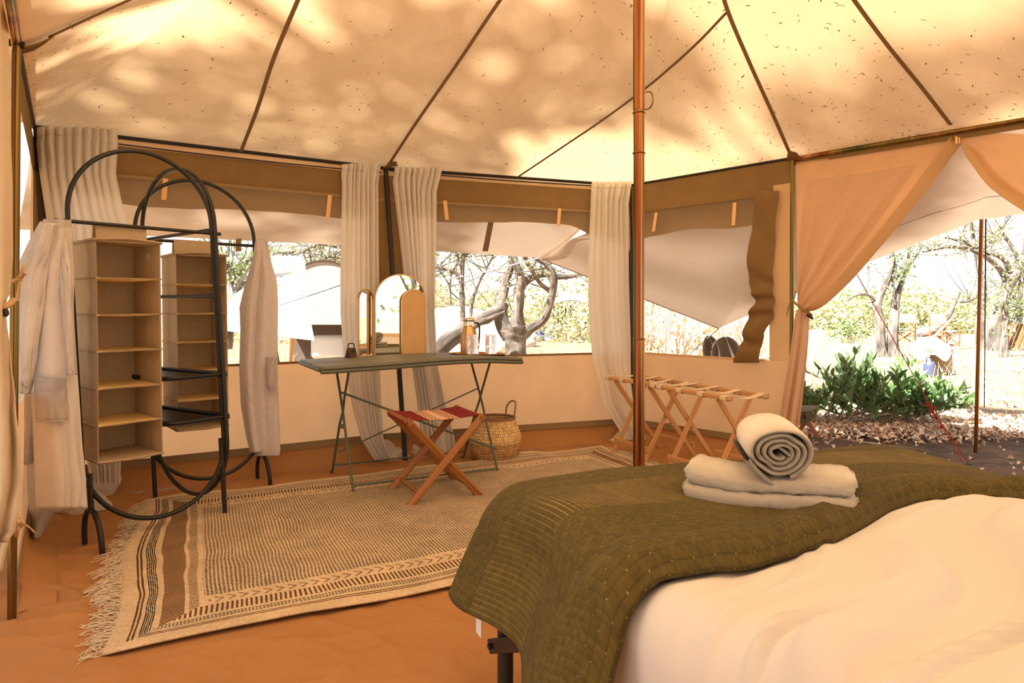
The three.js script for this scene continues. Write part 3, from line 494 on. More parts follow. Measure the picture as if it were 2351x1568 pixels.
// ───────────── folding table and what stands on it ─────────────
const TD = V(0.885, 0, 0.465), TN = V(-0.465, 0, 0.885), TC = V(-0.628, 0, 4.30), TTOP = 0.725;   // along, across (towards the wall), centre
const TP = (a, b, y) => TC.clone().addScaledVector(TD, a).addScaledVector(TN, b).setY(y);
{
  const t = thing('folding_table', 'weathered green metal folding table with a warped top', 'table');
  const warp = (a, b) => 0.010 * Math.sin(a * 4.2 + 0.5) * (b < 0 ? 1 : 0.5) - 0.006 * sst(0.4, 0.62, Math.abs(a)) ;
  const g = new RoundedBoxGeometry(1.28, 0.022, 0.57, 4, 0.008), nb = sheet(60, 12, (u, v) => TP(mix(-0.635, 0.635, u), mix(0.285, -0.285, v), TTOP + warp(mix(-0.63, 0.63, u), mix(0.28, -0.28, v))), 1.27, 0.57, 0.020);
  part('table_top', nb, M.greenTop, t);
  const edge = []; for (let i = 0; i <= 24; i++) { const a = mix(-0.63, 0.63, i / 24); edge.push(TP(a, -0.285, TTOP - 0.0105 + warp(a, -0.28))); }
  part('edge_band', [tube(edge, 0.0104, 48, 8), rod(TP(-0.635, -0.28, TTOP - 0.014), TP(-0.635, 0.28, TTOP - 0.012), 0.0105, 8), rod(TP(0.635, -0.28, TTOP - 0.016), TP(0.635, 0.28, TTOP - 0.013), 0.0105, 8)], M.green, t);
  const leg = (a, b0, b1, kink = 0) => { const p = [TP(a, b1, TTOP - 0.02), TP(a + kink * 0.3, mix(b1, b0, 0.3), 0.52), TP(a + kink, mix(b1, b0, 0.45) + kink, 0.42), TP(a, mix(b1, b0, 0.55), 0.34), TP(a, b0, 0.006), TP(a, b0 + (b0 < 0 ? -0.035 : 0.035), 0.006)]; return tube(poly(p), 0.0075, 40, 8); };
  for (const [a, k] of [[-0.45, 0.012], [0.46, 0.02]]) { part('leg', leg(a, -0.30, 0.13), M.green, t); part('leg', leg(a + 0.016, 0.29, -0.14, k), M.green, t); part('joint', move(new THREE.SphereGeometry(0.014, 12, 8), TP(a + 0.01, 0, 0.345)), M.green, t); }
  part('brace', bar(TP(-0.45, 0.0, 0.55), TP(0.46, -0.26, 0.17), 0.014, 0.005, up), M.green, t);
  part('brace', rod(TP(0.46, 0.02, 0.52), TP(-0.45, 0.06, 0.18), 0.0045, 8), M.green, t);
  part('foot_rail', rod(TP(-0.45, -0.285, 0.055), TP(0.46, -0.285, 0.055), 0.0055, 8), M.green, t);
  part('foot_rail', rod(TP(-0.44, 0.275, 0.055), TP(0.47, 0.275, 0.055), 0.0055, 8), M.green, t);
}
{ // bell
  const t = thing('cow_bell', 'small rusty cow bell with a loop handle on the green table', 'bell', V(-1.022, TTOP + 0.009, 4.335), 0.35);
  const b = sheet(32, 10, (u, v) => { const a = u * 6.2832, k = 1 / Math.pow(Math.abs(Math.cos(a)) ** 5 + Math.abs(Math.sin(a)) ** 5, 0.2), s = mix(0.038, 0.024, v); return new THREE.Vector3(Math.cos(a) * k * s, v * 0.066, Math.sin(a) * k * s * 0.72); }, 1, 1, 0.002);
  const top = sheet(16, 2, (u, v) => { const a = u * 6.2832, k = 1 / Math.pow(Math.abs(Math.cos(a)) ** 5 + Math.abs(Math.sin(a)) ** 5, 0.2), s = 0.024 * (1 - v); return new THREE.Vector3(Math.cos(a) * k * s, 0.066 + 0.003 * v, Math.sin(a) * k * s * 0.72); });
  part('bell_body', [b, top], M.rust, t);
  part('handle', tube([new THREE.Vector3(-0.018, 0.066, 0), new THREE.Vector3(-0.019, 0.088, 0), new THREE.Vector3(-0.010, 0.095, 0), new THREE.Vector3(0.010, 0.095, 0), new THREE.Vector3(0.019, 0.088, 0), new THREE.Vector3(0.018, 0.066, 0)], 0.0035, 30, 8), M.rust, t);
}
{ // three-part mirror
  const hinge0 = V(-0.926, TTOP + 0.006, 4.59), hinge1 = V(-0.592, TTOP + 0.006, 4.71), t = thing('dressing_mirror', 'brass framed three part arched mirror standing on the green table', 'mirror');
  const arch = (w, h, e = 0) => { const s = new THREE.Shape(), r = w / 2 - e; s.moveTo(-r, e); s.lineTo(-r, h - w / 2); s.absarc(0, h - w / 2, r, Math.PI, 0, true); s.lineTo(r, e); s.lineTo(-r, e); return s; };
  const board = M.mirrorBack;
  function leaf(name, a, b, h, face) {
    const w = Math.hypot(b.x - a.x, b.z - a.z), g = new THREE.Group(); g.name = name; t.add(g);
    g.position.copy(a).add(b).multiplyScalar(0.5); g.rotation.y = Math.atan2(-(b.z - a.z), b.x - a.x);
    const rim = arch(w - 0.004, h); rim.holes.push(arch(w - 0.004, h, 0.006));
    part('frame', new THREE.ExtrudeGeometry(rim, { depth: 0.014, bevelEnabled: true, bevelSize: 0.0015, bevelThickness: 0.0015, bevelSegments: 2, curveSegments: 40 }).translate(0, 0, -0.007), M.brassFrame, g);
    part(face === 'glass' ? 'mirror_glass' : 'back_board', new THREE.ExtrudeGeometry(arch(w - 0.004, h, 0.005), { depth: 0.004, bevelEnabled: false, curveSegments: 40 }).translate(0, 0, face === 'glass' ? -0.002 : 0.001), face === 'glass' ? M.mirror : board, g);
    return g;
  }
  leaf('centre_leaf', hinge0, hinge1, 0.555, 'glass').children[0].userData = {};
  const l = leaf('side_leaf', V(-1.005, TTOP + 0.006, 4.445), hinge0.clone().add(V(-0.004, 0, -0.006)), 0.45, 'glass');
  const r = leaf('side_leaf', V(-0.748, TTOP + 0.006, 4.612), hinge1.clone().add(V(0.002, 0, -0.022)), 0.45, 'board');
  for (const h of [hinge0, hinge1]) for (const y of [0.10, 0.33]) part('hinge', rod(h.clone().setY(TTOP + y), h.clone().setY(TTOP + y + 0.03), 0.006), M.brassFrame, t);
}
const TRAY = V(-0.222, TTOP + 0.005, 4.50);
{
  const t = thing('serving_tray', 'oval brushed brass tray under the jug and tumblers', 'tray', TRAY, -0.35);
  const prof = [[0.0, 0.002], [0.80, 0.002], [0.84, 0.006], [0.88, 0.024], [0.90, 0.028], [1.0, 0.030], [1.005, 0.027], [0.90, 0.024], [0.865, 0.003], [0.84, 0.0], [0.0, 0.0]];
  const g = lathe(prof, 64); g.scale(0.205, 1, 0.125); g.computeVertexNormals(); part('dish', g, M.brush, t);
}
{
  const t = thing('vacuum_jug', 'copper coloured steel vacuum jug on the oval tray', 'jug', TRAY.clone().add(V(-0.062, 0.003, 0.02)));
  part('jug_body', lathe([[0, 0], [0.052, 0], [0.056, 0.004], [0.0575, 0.05], [0.057, 0.10], [0.052, 0.145], [0.043, 0.18], [0.036, 0.200], [0.035, 0.204], [0, 0.204]], 40), M.brush, t);
  part('collar', lathe([[0.0365, 0.200], [0.038, 0.203], [0.038, 0.232], [0.036, 0.236], [0, 0.236]], 36), M.chrome, t);
  part('lid', [lathe([[0.0, 0.257], [0.030, 0.256], [0.037, 0.252], [0.039, 0.244], [0.038, 0.236], [0, 0.236]], 36), new RoundedBoxGeometry(0.03, 0.012, 0.022, 3, 0.005).translate(-0.036, 0.243, 0)], M.chrome, t);
  part('handle', tube([V(0.036, 0.225, 0), V(0.058, 0.222, 0), V(0.068, 0.19, 0), V(0.066, 0.12, 0), V(0.060, 0.06, 0), V(0.056, 0.045, 0)], 0.006, 36, 10), M.blackRail, t);
}
function tumbler(label, pos) {
  const t = thing('tumbler', label, 'glass', pos, 0, 'ribbed tumblers on the tray');
  const rib = (r, y) => r, n = 96, out = sheet(n, 10, (u, v) => { const a = u * 6.28319, y = v * 0.074, r = mix(0.0405, 0.0325, v) + 0.0011 * Math.cos(u * 6.28319 * 24) * sst(0.12, 0.25, v); return new THREE.Vector3(Math.cos(a) * r, y, Math.sin(a) * r); });
  part('glass_wall', [out, lathe([[0.0325, 0.074], [0.028, 0.0755], [0, 0.075]], 48), lathe([[0, 0.066], [0.027, 0.066], [0.0295, 0.062], [0.0375, 0.002], [0.039, 0.0], [0.0405, 0.0]], 48)], M.glass, t);
  return t;
}
{
  const a = TRAY.clone().add(V(-0.032, 0.003, -0.082)), b = TRAY.clone().add(V(0.083, 0.003, 0.004)), st = new THREE.Vector3(0, 0.0765, 0);
  tumbler('ribbed glass tumbler upside down directly in front of the copper jug, lower of two', a);
  tumbler('ribbed glass tumbler balanced on another in front of the copper jug', a.clone().add(st));
  tumbler('ribbed glass tumbler upside down on the clear side of the tray, lower of two', b);
  tumbler('ribbed glass tumbler balanced on another on the clear side of the tray', b.clone().add(st));
}

// ───────────── stool, basket, luggage racks ─────────────
{
  const e1 = V(0.895, 0, 0.445), e2 = V(-0.42, 0, 0.907), c = V(-0.432, 0, 3.825), P = (a, b, y) => c.clone().addScaledVector(e1, a).addScaledVector(e2, b).setY(y + 0.012);
  const t = thing('folding_stool', 'wooden folding stool with a red seat striped in white', 'stool');
  const leg = (s, b, y1 = 0.455) => bar(P(-s * 0.215, b, 0.0), P(s * 0.215, b, y1), 0.040, 0.022, V(1, 0, 0.1), 0.008);
  for (const [s, b] of [[1, -0.195], [-1, -0.168], [1, 0.168], [-1, 0.195]]) part('leg', leg(s, b), M.teak, t);
  for (const b of [-0.182, 0.182]) part('bolt', rod(P(0, b - 0.03, 0.227), P(0, b + 0.03, 0.227), 0.006, 12), M.steel, t);
  part('stretcher', rod(P(-0.15, -0.19, 0.066), P(-0.15, 0.18, 0.066), 0.011), M.teak, t); part('stretcher', rod(P(0.15, -0.18, 0.066), P(0.15, 0.19, 0.066), 0.011), M.teak, t);
  part('seat_rail', rod(P(-0.205, -0.215, 0.445), P(-0.205, 0.215, 0.445), 0.014), M.teak, t); part('seat_rail', rod(P(0.205, -0.215, 0.445), P(0.205, 0.215, 0.445), 0.014), M.teak, t);
  const stripes = tex(512, 32, (u) => { const k = (u - 0.30) / 0.38; if (k < 0 || k > 1) return [0.50, 0.055, 0.035]; const i = Math.floor(k * 17); return i % 2 === 0 ? [0.95, 0.88, 0.76] : i >= 7 && i <= 9 ? [0.88, 0.52, 0.38] : [0.55, 0.09, 0.06]; });
  M.stripes = std({ map: stripes, bumpMap: rep(weave, 1.2), bumpScale: 0.0008, roughness: 0.9 });
  part('seat', sheet(40, 12, (u, v) => { const a = mix(-0.222, 0.222, u), e = Math.abs(u - 0.5) * 2; return P(a, mix(0.175, -0.175, v), 0.457 - 0.014 * (1 - e * e) - 0.03 * sst(0.94, 1, e)); }, 1, 1, 0.003), M.stripes, t);
}
{
  const c = V(-0.118, 0.004, 4.73), t = thing('belly_basket', 'round woven seagrass belly basket beside the folding stool', 'basket', c);
  part('upper_weave', lathe([[0.180, 0.130], [0.184, 0.150], [0.178, 0.185], [0.163, 0.225], [0.147, 0.262], [0.140, 0.285], [0.138, 0.292], [0.132, 0.293], [0.130, 0.285], [0.138, 0.26], [0.155, 0.22], [0.168, 0.18], [0.172, 0.14]], 64), M.wicker, t);
  part('lower_weave', lathe([[0, 0.0], [0.13, 0.0], [0.150, 0.012], [0.168, 0.045], [0.178, 0.085], [0.181, 0.115], [0.178, 0.132], [0.170, 0.14], [0.165, 0.11], [0.15, 0.04], [0, 0.02]], 64), M.wickerDark, t);
  const rim = new THREE.TorusGeometry(0.136, 0.009, 8, 64).rotateX(Math.PI / 2).translate(0, 0.292, 0); part('rim', rim, M.wickerDark, t);
  const hand = (a, h, w) => { const q = (k, y, r = 0.137) => new THREE.Vector3(Math.cos(a + k) * r, y, -Math.sin(a + k) * r), r1 = 0.137; return tube([q(-w, 0.262), q(-w, 0.295), q(-w * 0.95, 0.295 + h * 0.6, r1 + 0.01), q(-w * 0.4, 0.292 + h, r1 + 0.02), q(w * 0.4, 0.292 + h, r1 + 0.02), q(w * 0.95, 0.295 + h * 0.6, r1 + 0.01), q(w, 0.295), q(w, 0.262)], 0.0065, 40, 7); };
  part('handle', hand(0.62, 0.10, 0.38), M.wicker, t); part('handle', hand(0.62 + Math.PI, 0.035, 0.38), M.wicker, t);
}
function luggageRack(label, c, w = 0.64) {
  const a = V(0.40, 0, -0.917), b = V(0.917, 0, 0.40), t = thing('luggage_rack', label, 'luggage rack', null, 0, 'beech luggage racks'), dp = 0.27, Yt = 0.535;
  const P = (s, q, y) => V(c[0], 0, c[1]).addScaledVector(a, s).addScaledVector(b, q).setY(y + 0.01);
  for (const q of [0, dp]) part('rail', bar(P(0, q, Yt), P(w, q, Yt), 0.040, 0.022, b, 0.005), M.beech, t);
  for (const [s, i] of [[0.10, 0], [w - 0.10, 1]]) {
    const m = i ? -1 : 1;
    part('leg', bar(P(s, 0.004, Yt - 0.012), P(s, dp + 0.13, 0.0), 0.031, 0.017, b, 0.004), M.beech, t);
    part('leg', bar(P(s + m * 0.022, dp - 0.004, Yt - 0.012), P(s + m * 0.022, -0.03, 0.0), 0.031, 0.017, b, 0.004), M.beech, t);
    part('bolt', rod(P(s - 0.025, 0.16, 0.265), P(s + 0.045, 0.16, 0.265), 0.0065, 12), M.steel, t);
  }
  part('stretcher', bar(P(0.10, -0.002, 0.10), P(w - 0.10, -0.002, 0.10), 0.034, 0.018, up, 0.004), M.beech, t);
  part('stretcher', bar(P(0.10, dp + 0.10, 0.10), P(w - 0.10, dp + 0.10, 0.10), 0.034, 0.018, up, 0.004), M.beech, t);
  for (let i = 0; i < 4; i++) {
    const s = mix(0.028, w - 0.028, i / 3), hw = 0.026, loop = (q, m) => [[q - 0.026 * m, Yt - 0.002], [q - 0.024 * m, Yt + 0.015], [q, Yt + 0.016]], pts = [];
    const n = 24, droop = i === 3 ? 0.022 : 0.008 + 0.004 * i;
    part('webbing_strap', [sheet(2, n, (u, v) => P(s + (u - 0.5) * 2 * hw, mix(-0.022, dp + 0.022, v), Yt + 0.0145 - droop * Math.sin(Math.PI * v) ** 2), 0.05, 0.3, 0.003),
      ...[0, dp].map((q) => sheet(2, 20, (u, v) => { const k = v * 6.2832, x = Math.cos(k), z = Math.sin(k), n2 = 1 / Math.max(Math.abs(x), Math.abs(z)); return P(s + (u - 0.5) * 2 * hw, q + x * n2 * 0.0225, Yt + z * n2 * 0.0135); }, 0.05, 0.12, 0.002))], M.strap, t);
  }
  return t;
}
luggageRack('beech luggage rack with cream straps standing in the tent corner behind the brass pole', [0.703, 5.02], 0.62);
luggageRack('beech luggage rack with cream straps standing nearest the rolled towel', [0.955, 4.43], 0.66);

// ───────────── rug ─────────────
{
  const A = V(-1.215, 0, 2.02), ex = V(0.877, 0, 0.48), ez = V(-0.42, 0, 0.907), L = 3.0, Wd = 1.80;   // near corner by the rack, along the rug, across it
  const cream = [0.88, 0.79, 0.66], brown = [0.38, 0.24, 0.12], dark = [0.13, 0.115, 0.09], tw = 2048, th = 1228;
  const paint = (u, v) => {                                                                    // u along 0..L, v across 0..Wd, in metres
    const x0 = u * L, y0 = v * Wd, wob = 0.006 * noise(x0 * 9, y0 * 9, 2), x = x0 + wob, y = y0 + 0.006 * noise(x0 * 8 + 5, y0 * 8, 6), dx = Math.min(x, L - x) / 0.47, dy = Math.min(y, Wd - y);
    const n = 0.93 + 0.07 * noise(x0 * 160, y0 * 160, 3) + 0.05 * noise(x0 * 12, y0 * 12, 4);
    let c = cream, k = 0;
    // bands along the short ends: two brown lines, five dark lines, brown weave, arrow stripe; along the long sides: thin ones
    const frame = dy > 0.045;
    if (dx < 0.62 && dx < dy * 2.4 + 0.02 && frame) {
      if ((dx > 0.105 && dx < 0.119) || (dx > 0.132 && dx < 0.146)) c = brown;
      else if (dx > 0.175 && dx < 0.245 && ((dx - 0.175) % 0.0146) < 0.0075) c = dark;
      else if (dx > 0.29 && dx < 0.455) { if (((Math.floor(x / 0.0065) + Math.floor(y / 0.014)) % 2) === 0) c = [0.50, 0.37, 0.24]; else c = [0.63, 0.50, 0.36]; }
      else if (dx > 0.485 && dx < 0.555) { const q = Math.abs(dx - 0.52); if (((y + q * 0.45) % 0.0145) < 0.0062) c = [0.33, 0.22, 0.12]; }
    } else if (dy < 0.31) {
      if ((dy > 0.058 && dy < 0.064) || (dy > 0.071 && dy < 0.077)) c = brown;
      else if (dy > 0.095 && dy < 0.13 && dx > 0.24) { if (((Math.floor(dy / 0.006)) % 2) === 0 && (x % 0.012) < 0.008) c = dark; }
      else if (dy > 0.145 && dy < 0.215 && dx > 0.29) { if ((x % 0.0165) < 0.0075) c = [0.40, 0.27, 0.15]; }
      else if (dy > 0.235 && dy < 0.285 && dx > 0.50) { const q = Math.abs(dy - 0.26); if (((x + q * 1.1) % 0.042) < 0.008) c = [0.42, 0.29, 0.16]; }
    }
    if (dx > 0.60 && dy > 0.31) { const row = Math.floor(x / 0.0145), off = (row % 2) * 0.007 + 0.004 * noise(row, y * 4, 8), ry = (y + off) % 0.0145, rx = x % 0.0145; if (rx < 0.0082 && ry < 0.0085) { const d = 0.35 + 0.65 * sst(-0.5, 0.4, noise(x0 * 1.3, y0 * 1.6, 15) - (y - 0.9) * 0.7); c = [mix(0.46, 0.13, d), mix(0.37, 0.11, d), mix(0.26, 0.085, d)]; } }
    return [c[0] * n, c[1] * n, c[2] * n];
  };
  const map = tex(tw, th, paint);
  const bump = rep(weave, 9, 6);
  M.rug = std({ map, bumpMap: bump, bumpScale: 0.0015, roughness: 1 });
  const h = (x, y) => 0.010 + 0.010 * fbm(x * 1.6, y * 1.8, 3, 44) * 1.3 + 0.010 * sst(0.62, 0.9, noise(x * 2.1, y * 2.1, 12)) + 0.006 * Math.sin(x * 5.5) * sst(0.15, 0, y) + 0.012 * sst(Wd - 0.25, Wd, y) * (0.5 + 0.5 * Math.sin(x * 9));
  const P = (x, y) => { const wy = y + 0.018 * Math.sin(x * 3.1 + 1) * sst(0.4, 0, y) + 0.02 * Math.sin(x * 6) * sst(Wd - 0.3, Wd, y), wx = x + 0.02 * Math.sin(y * 5) * sst(0.3, 0, x); return A.clone().addScaledVector(ex, wx).addScaledVector(ez, wy).setY(0.014 + Math.max(0, h(x, y))); };
  const t = thing('rug', 'cream woven rug with dark dash pattern, striped border and fringe', 'rug');
  part('weave', sheet(150, 90, (u, v) => P(u * L, v * Wd), 1, 1, 0.007), M.rug, t);
  const r = rng(5), gs = [];
  for (const end of [0, 1]) for (let i = 0; i < 420; i++) {
    const y = Wd * (i + r()) / 420, b = P(end ? L : 0, y), out = end ? 1 : -1, l = (0.045 + 0.05 * r()) * (0.7 + 0.6 * hash2(Math.floor(y / 0.05), end, 3)), tuft = Math.sin(Math.floor(y / 0.05) * 12.9) * 1.3, dir = ex.clone().multiplyScalar(out).addScaledVector(ez, tuft * 0.5 + (r() - 0.5) * 0.5 - 0.12), pts = [b.clone().add(new THREE.Vector3(0, -0.004, 0))];
    for (let k = 1; k <= 4; k++) pts.push(b.clone().addScaledVector(dir, l * k / 4).addScaledVector(ez, (r() - 0.5) * 0.03).setY(0.012 + (k < 4 ? 0.012 * r() : 0.002)));
    gs.push(tube(pts, 0.0016, 6, 4));
  }
  M.fringe = std({ color: C(0.72, 0.60, 0.44), roughness: 1 });
  part('fringe', gs, M.fringe, t, { kind: 'stuff' });
}

// ───────────── bed ─────────────
const BC = V(-0.03, 0, 1.75), BW = V(0.925, 0, 0.38), BL = V(0.38, 0, -0.925), BY = 0.548, BWID = 1.36, BLEN = 1.95;   // foot corner, across, towards the head
const BP = (a, l, y) => BC.clone().addScaledVector(BW, a).addScaledVector(BL, l).setY(y);
function overEdge(a, l, r, flare) {                                                            // cloth laid over a mattress: [across, along, drop]
  const ca = clamp(a, 0.05, BWID - 0.05), cl = clamp(l, 0.05, BLEN + 1), ra = a - ca, rl = l - cl, rd = Math.hypot(ra, rl), rf = ra && rl ? Math.min(1, Math.max(Math.abs(ra), Math.abs(rl)) * 1.04 / rd) : 1, da = ra * rf, dl = rl * rf, d = rd * rf;
  if (d < 1e-6) return [a, l, 0];
  const q = r * Math.PI / 2, out = d < q ? r * Math.sin(d / r) : r + (d - q) * flare, drop = d < q ? r * (1 - Math.cos(d / r)) : r + (d - q) * Math.sqrt(1 - flare * flare);
  return [ca + da / d * out, cl + dl / d * out, drop];
}
{
  const t = thing('bed', 'low dark steel camp bed under the green quilt', 'bed');
  M.ironBed = std({ color: C(0.02, 0.017, 0.014), roughness: 0.45 });
  part('mattress', (() => { const g = new RoundedBoxGeometry(BWID - 0.10, 0.13, BLEN - 0.10, 4, 0.045); g.rotateY(Math.atan2(0.38, 0.925)); return move(g, BP(BWID / 2, BLEN / 2, BY - 0.115)); })(), M.ironBed, t);
  part('side_rail', bar(BP(-0.01, 0.06, 0.385), BP(-0.01, BLEN - 0.05, 0.385), 0.04, 0.03, up), M.ironBed, t); part('side_rail', bar(BP(BWID - 0.06, 0.06, 0.395), BP(BWID - 0.06, BLEN - 0.05, 0.395), 0.04, 0.03, up), M.ironBed, t);
  part('end_rail', bar(BP(-0.01, 0.06, 0.385), BP(BWID - 0.06, 0.06, 0.385), 0.04, 0.03, up), M.ironBed, t);
  for (const [a, l] of [[-0.02, 0.085], [BWID - 0.07, 0.14], [-0.02, BLEN - 0.15], [BWID - 0.07, BLEN - 0.15]]) { part('leg', rod(BP(a, l, 0.0), BP(a, l, 0.40), 0.0195, 16), M.ironBed, t); part('foot_cap', rod(BP(a, l, 0.001), BP(a, l, 0.03), 0.022, 16), M.black, t); }
  part('brace', bar(BP(-0.05, 0.06, 0.222), BP(-0.035, 0.36, 0.365), 0.034, 0.012, up, 0.003), M.braceWood, t);
  part('bolt', [rod(BP(-0.065, 0.085, 0.235), BP(0.04, 0.085, 0.235), 0.007, 10), rod(BP(0.025, 0.085, 0.235), BP(0.04, 0.085, 0.235), 0.012, 6)], M.black, t);
}
const quiltEdge = (a) => 0.675 - 0.02 * a - 0.17 * sst(0.15, 0.95, a) + 0.10 * sst(0.9, 1.3, a) - 0.015 * Math.sin(a * 7 + 1);
const bump1 = (a, l) => 0.018 * fbm(a * 2.3, l * 2.3, 3, 61) + 0.010 * sst(0.1, 0.7, a) * sst(1.3, 0.7, a);
const fold = (a, l) => { const q = l * 0.9 + a * 0.35 + 0.22 * fbm(a * 1.6, l * 1.6, 2, 8), s = fbm(q * 11, a * 1.3 + l * 0.4, 2, 17); const s2 = fbm(q * 15 + 3, a * 1.6, 2, 27); return 0.032 * Math.exp(-Math.pow(s * 4.6, 2)) + 0.015 * Math.exp(-Math.pow(s2 * 5, 2)) + 0.007 * fbm(a * 5 + l * 4, l * 14, 3, 22); };
{ // duvet
  const t = thing('duvet', 'white cotton duvet spread over the bed beside the green quilt', 'duvet');
  part('cover', sheet(170, 240, (u, v) => {
    const a = mix(-0.20, BWID + 0.20, u), l = mix(0.40, BLEN + 0.12, v), [x, z, dr] = overEdge(a, l + 0.0, 0.095, 0.02);
    const e = sst(-0.2, 0.05, a) , y = BY + 0.033 - dr + fold(a, l) * (0.35 + 0.65 * e) * mix(0.25, 1, sst(0, 0.22, l - quiltEdge(a))) + bump1(a, l) * 0.8 + 0.025 * sst(0.65, 1.0, l) * e - 0.03 * sst(quiltEdge(a) - 0.01, quiltEdge(a) - 0.10, l) - 0.014 * sst(quiltEdge(a) + 0.05, quiltEdge(a) - 0.02, l);
    return BP(x + sst(0.25, -0.1, a) * (-0.012 * fbm(l * 8, a * 4, 3, 5) + 0.02), z, y);
  }, 1.7, 1.8, 0.004), M.duvet, t);
}
{ // quilt with running stitch
  const w = 1024, h = 768, LW = BWID + 0.62, LL = 1.10;                                        // cloth metres: across (from the hanging side), along
  const cell = (x, y) => { const gx = x / 0.0155, gy = y / 0.0180; const fx = Math.abs(gx - Math.round(gx)), fy = Math.abs(gy - Math.round(gy)); return [fx, fy, gx, gy]; };
  const band = (y) => y > 0.49 && y < 0.745;
  M.quilt = std({
    color: C(1, 1, 1), roughness: 0.95, bumpScale: 0.003,
    map: tex(w * 2, h * 2, (u, v) => { const x = u * LW, y = v * LL, n = 0.92 + 0.1 * noise(x * 90, y * 90, 3) + 0.12 * fbm(x * 5, y * 5, 3, 9); const g = [0.365 * n, 0.315 * n, 0.135 * n];
      if (band(y)) { const r = (x % 0.0125); if (r < 0.0021 && ((y + Math.floor(x / 0.0125) * 0.0037) % 0.0088) < 0.0048) { const k = 0.45 + 0.45 * noise(x * 6, y * 6, 4); return [mix(g[0], 0.92, k), mix(g[1], 0.78, k), mix(g[2], 0.50, k)]; } }
      else { const [fx, fy] = cell(x, y); if (fx < 0.07 && fy < 0.07 && (Math.round(x / 0.0155) + Math.round(y / 0.0180)) % 3 === 0) return [0.60, 0.52, 0.32]; if (fx < 0.06 || fy < 0.07) return [g[0] * 0.85, g[1] * 0.85, g[2] * 0.84]; }
      return g; }),
    bumpMap: tex(w, h, (u, v) => { const x = u * LW, y = v * LL; if (band(y)) { return 0.62 + 0.3 * Math.pow(Math.abs(Math.sin(x / 0.0125 * Math.PI)), 0.7) * 0.6 + 0.1 * noise(x * 120, y * 120, 3); } const [fx, fy] = cell(x, y); return Math.pow(clamp(fx * 2.2), 0.55) * Math.pow(clamp(fy * 2.2), 0.55) * 0.9 + 0.12 * noise(x * 120, y * 120, 3); }, false),
  });
  const t = thing('quilt', 'olive green stitched quilt laid across the foot of the bed', 'quilt');
  const hang = 0.255;
  part('cover', sheet(200, 130, (u, v) => {
    const a = mix(-hang, BWID + 0.31, u), end = quiltEdge(a), l = mix(-0.26, end, v), roll = sst(0.9, 1, v);
    const [x, z, dr] = overEdge(a, l, 0.085, a < 0.1 ? 0.42 : 0.2), side = sst(0.02, -0.1, a);
    const near = sst(end - 0.17, end - 0.03, l), y = BY + 0.046 - dr + bump1(a, l) * mix(1, 0.85, near) + near * (fold(a, l) * (0.35 + 0.65 * sst(-0.2, 0.05, a)) * 0.25 - 0.004) + 0.012 * Math.sin(a * 6 + l * 5) * (1 - side) * (1 - near)  + 0.016 * Math.sin(Math.PI * clamp((v - 0.86) / 0.14)) - 0.022 * sst(0.97, 1, v) + 0.02 * sst(0.5, 0.2, a) * sst(0.1, 0.4, l) * 0.6;
    const wav = side * (0.030 * Math.sin(l * 13 + 0.6) + 0.02 * fbm(l * 5, a * 3, 2, 3));
    return BP(x - wav - side * 0.01, z, y);
  }, 1, 1, 0.012), M.quilt, t);
  const lb = []; for (let i = 0; i < 2; i++) lb.push(0);
  part('care_label', sheet(3, 4, (u, v) => { const [x, z, dr] = overEdge(-0.245, 0.11 + u * 0.035, 0.085, 0.3); return BP(x - 0.02, z, BY + 0.03 - dr - v * 0.05); }, 1, 1, 0.001), M.white, t);
}
{ // folded towel
  const o = BP(0.44, 0.33, BY + 0.072), ax = V(0.925, 0, -0.34).normalize(), q = V(0.34, 0, 0.925), t = thing('folded_towel', 'thick white towel folded into a long pad on the green quilt', 'towel');
  const F0 = V(0.392, 0, 1.575), ux = V(0.345, 0, -0.120), uy = V(0.085, 0, 0.20), yb = BY + 0.064;
  const layer = (y0, y1, i0, i1, s, e) => sheet(44, 40, (u, v) => {                            // rounded section swept along the pad
    const a = v * 6.28319, c = Math.cos(a), sn = Math.sin(a), pw = (k, p) => Math.sign(k) * Math.pow(Math.abs(k), p), x = 0.5 + 0.5 * pw(c, 0.5) * (1 - i0), y = 0.5 + 0.5 * pw(sn, 0.62);
    const endr = Math.pow(clamp(1 - Math.pow(Math.abs(u - 0.5) * 2, 14)), 0.5), uu = 0.5 + (u - 0.5) * (1 + 0.0 * s), lift = 0.014 * sst(0.35, 0, u) - 0.006 * Math.sin(u * 5);
    const xx = 0.5 + (x - 0.5) * (0.72 + 0.28 * endr) + i1, yy = y0 + (y1 - y0) * (0.5 + (y - 0.5) * (0.5 + 0.5 * endr));
    return F0.clone().addScaledVector(ux, mix(-e, 1 + e, uu)).addScaledVector(uy, xx).setY(yb + yy + lift * (0.4 + yy * 8) + 0.0035 * fbm(u * 9 + s, v * 9, 3, s) + 0.004 * fbm(u * 40, v * 40, 2, s));
  }, 1.6, 1.6);
  part('lower_fold', layer(-0.012, 0.028, 0.0, -0.03, 3, 0.0), M.terry, t);
  part('upper_fold', layer(0.020, 0.058, 0.03, 0.03, 7, -0.004), M.terry, t);
  part('edge_fold', layer(0.002, 0.016, 0.05, 0.05, 9, 0.018), M.terry, t);
  part('edge_fold', layer(0.036, 0.048, 0.07, 0.08, 11, 0.012), M.terry, t);
}
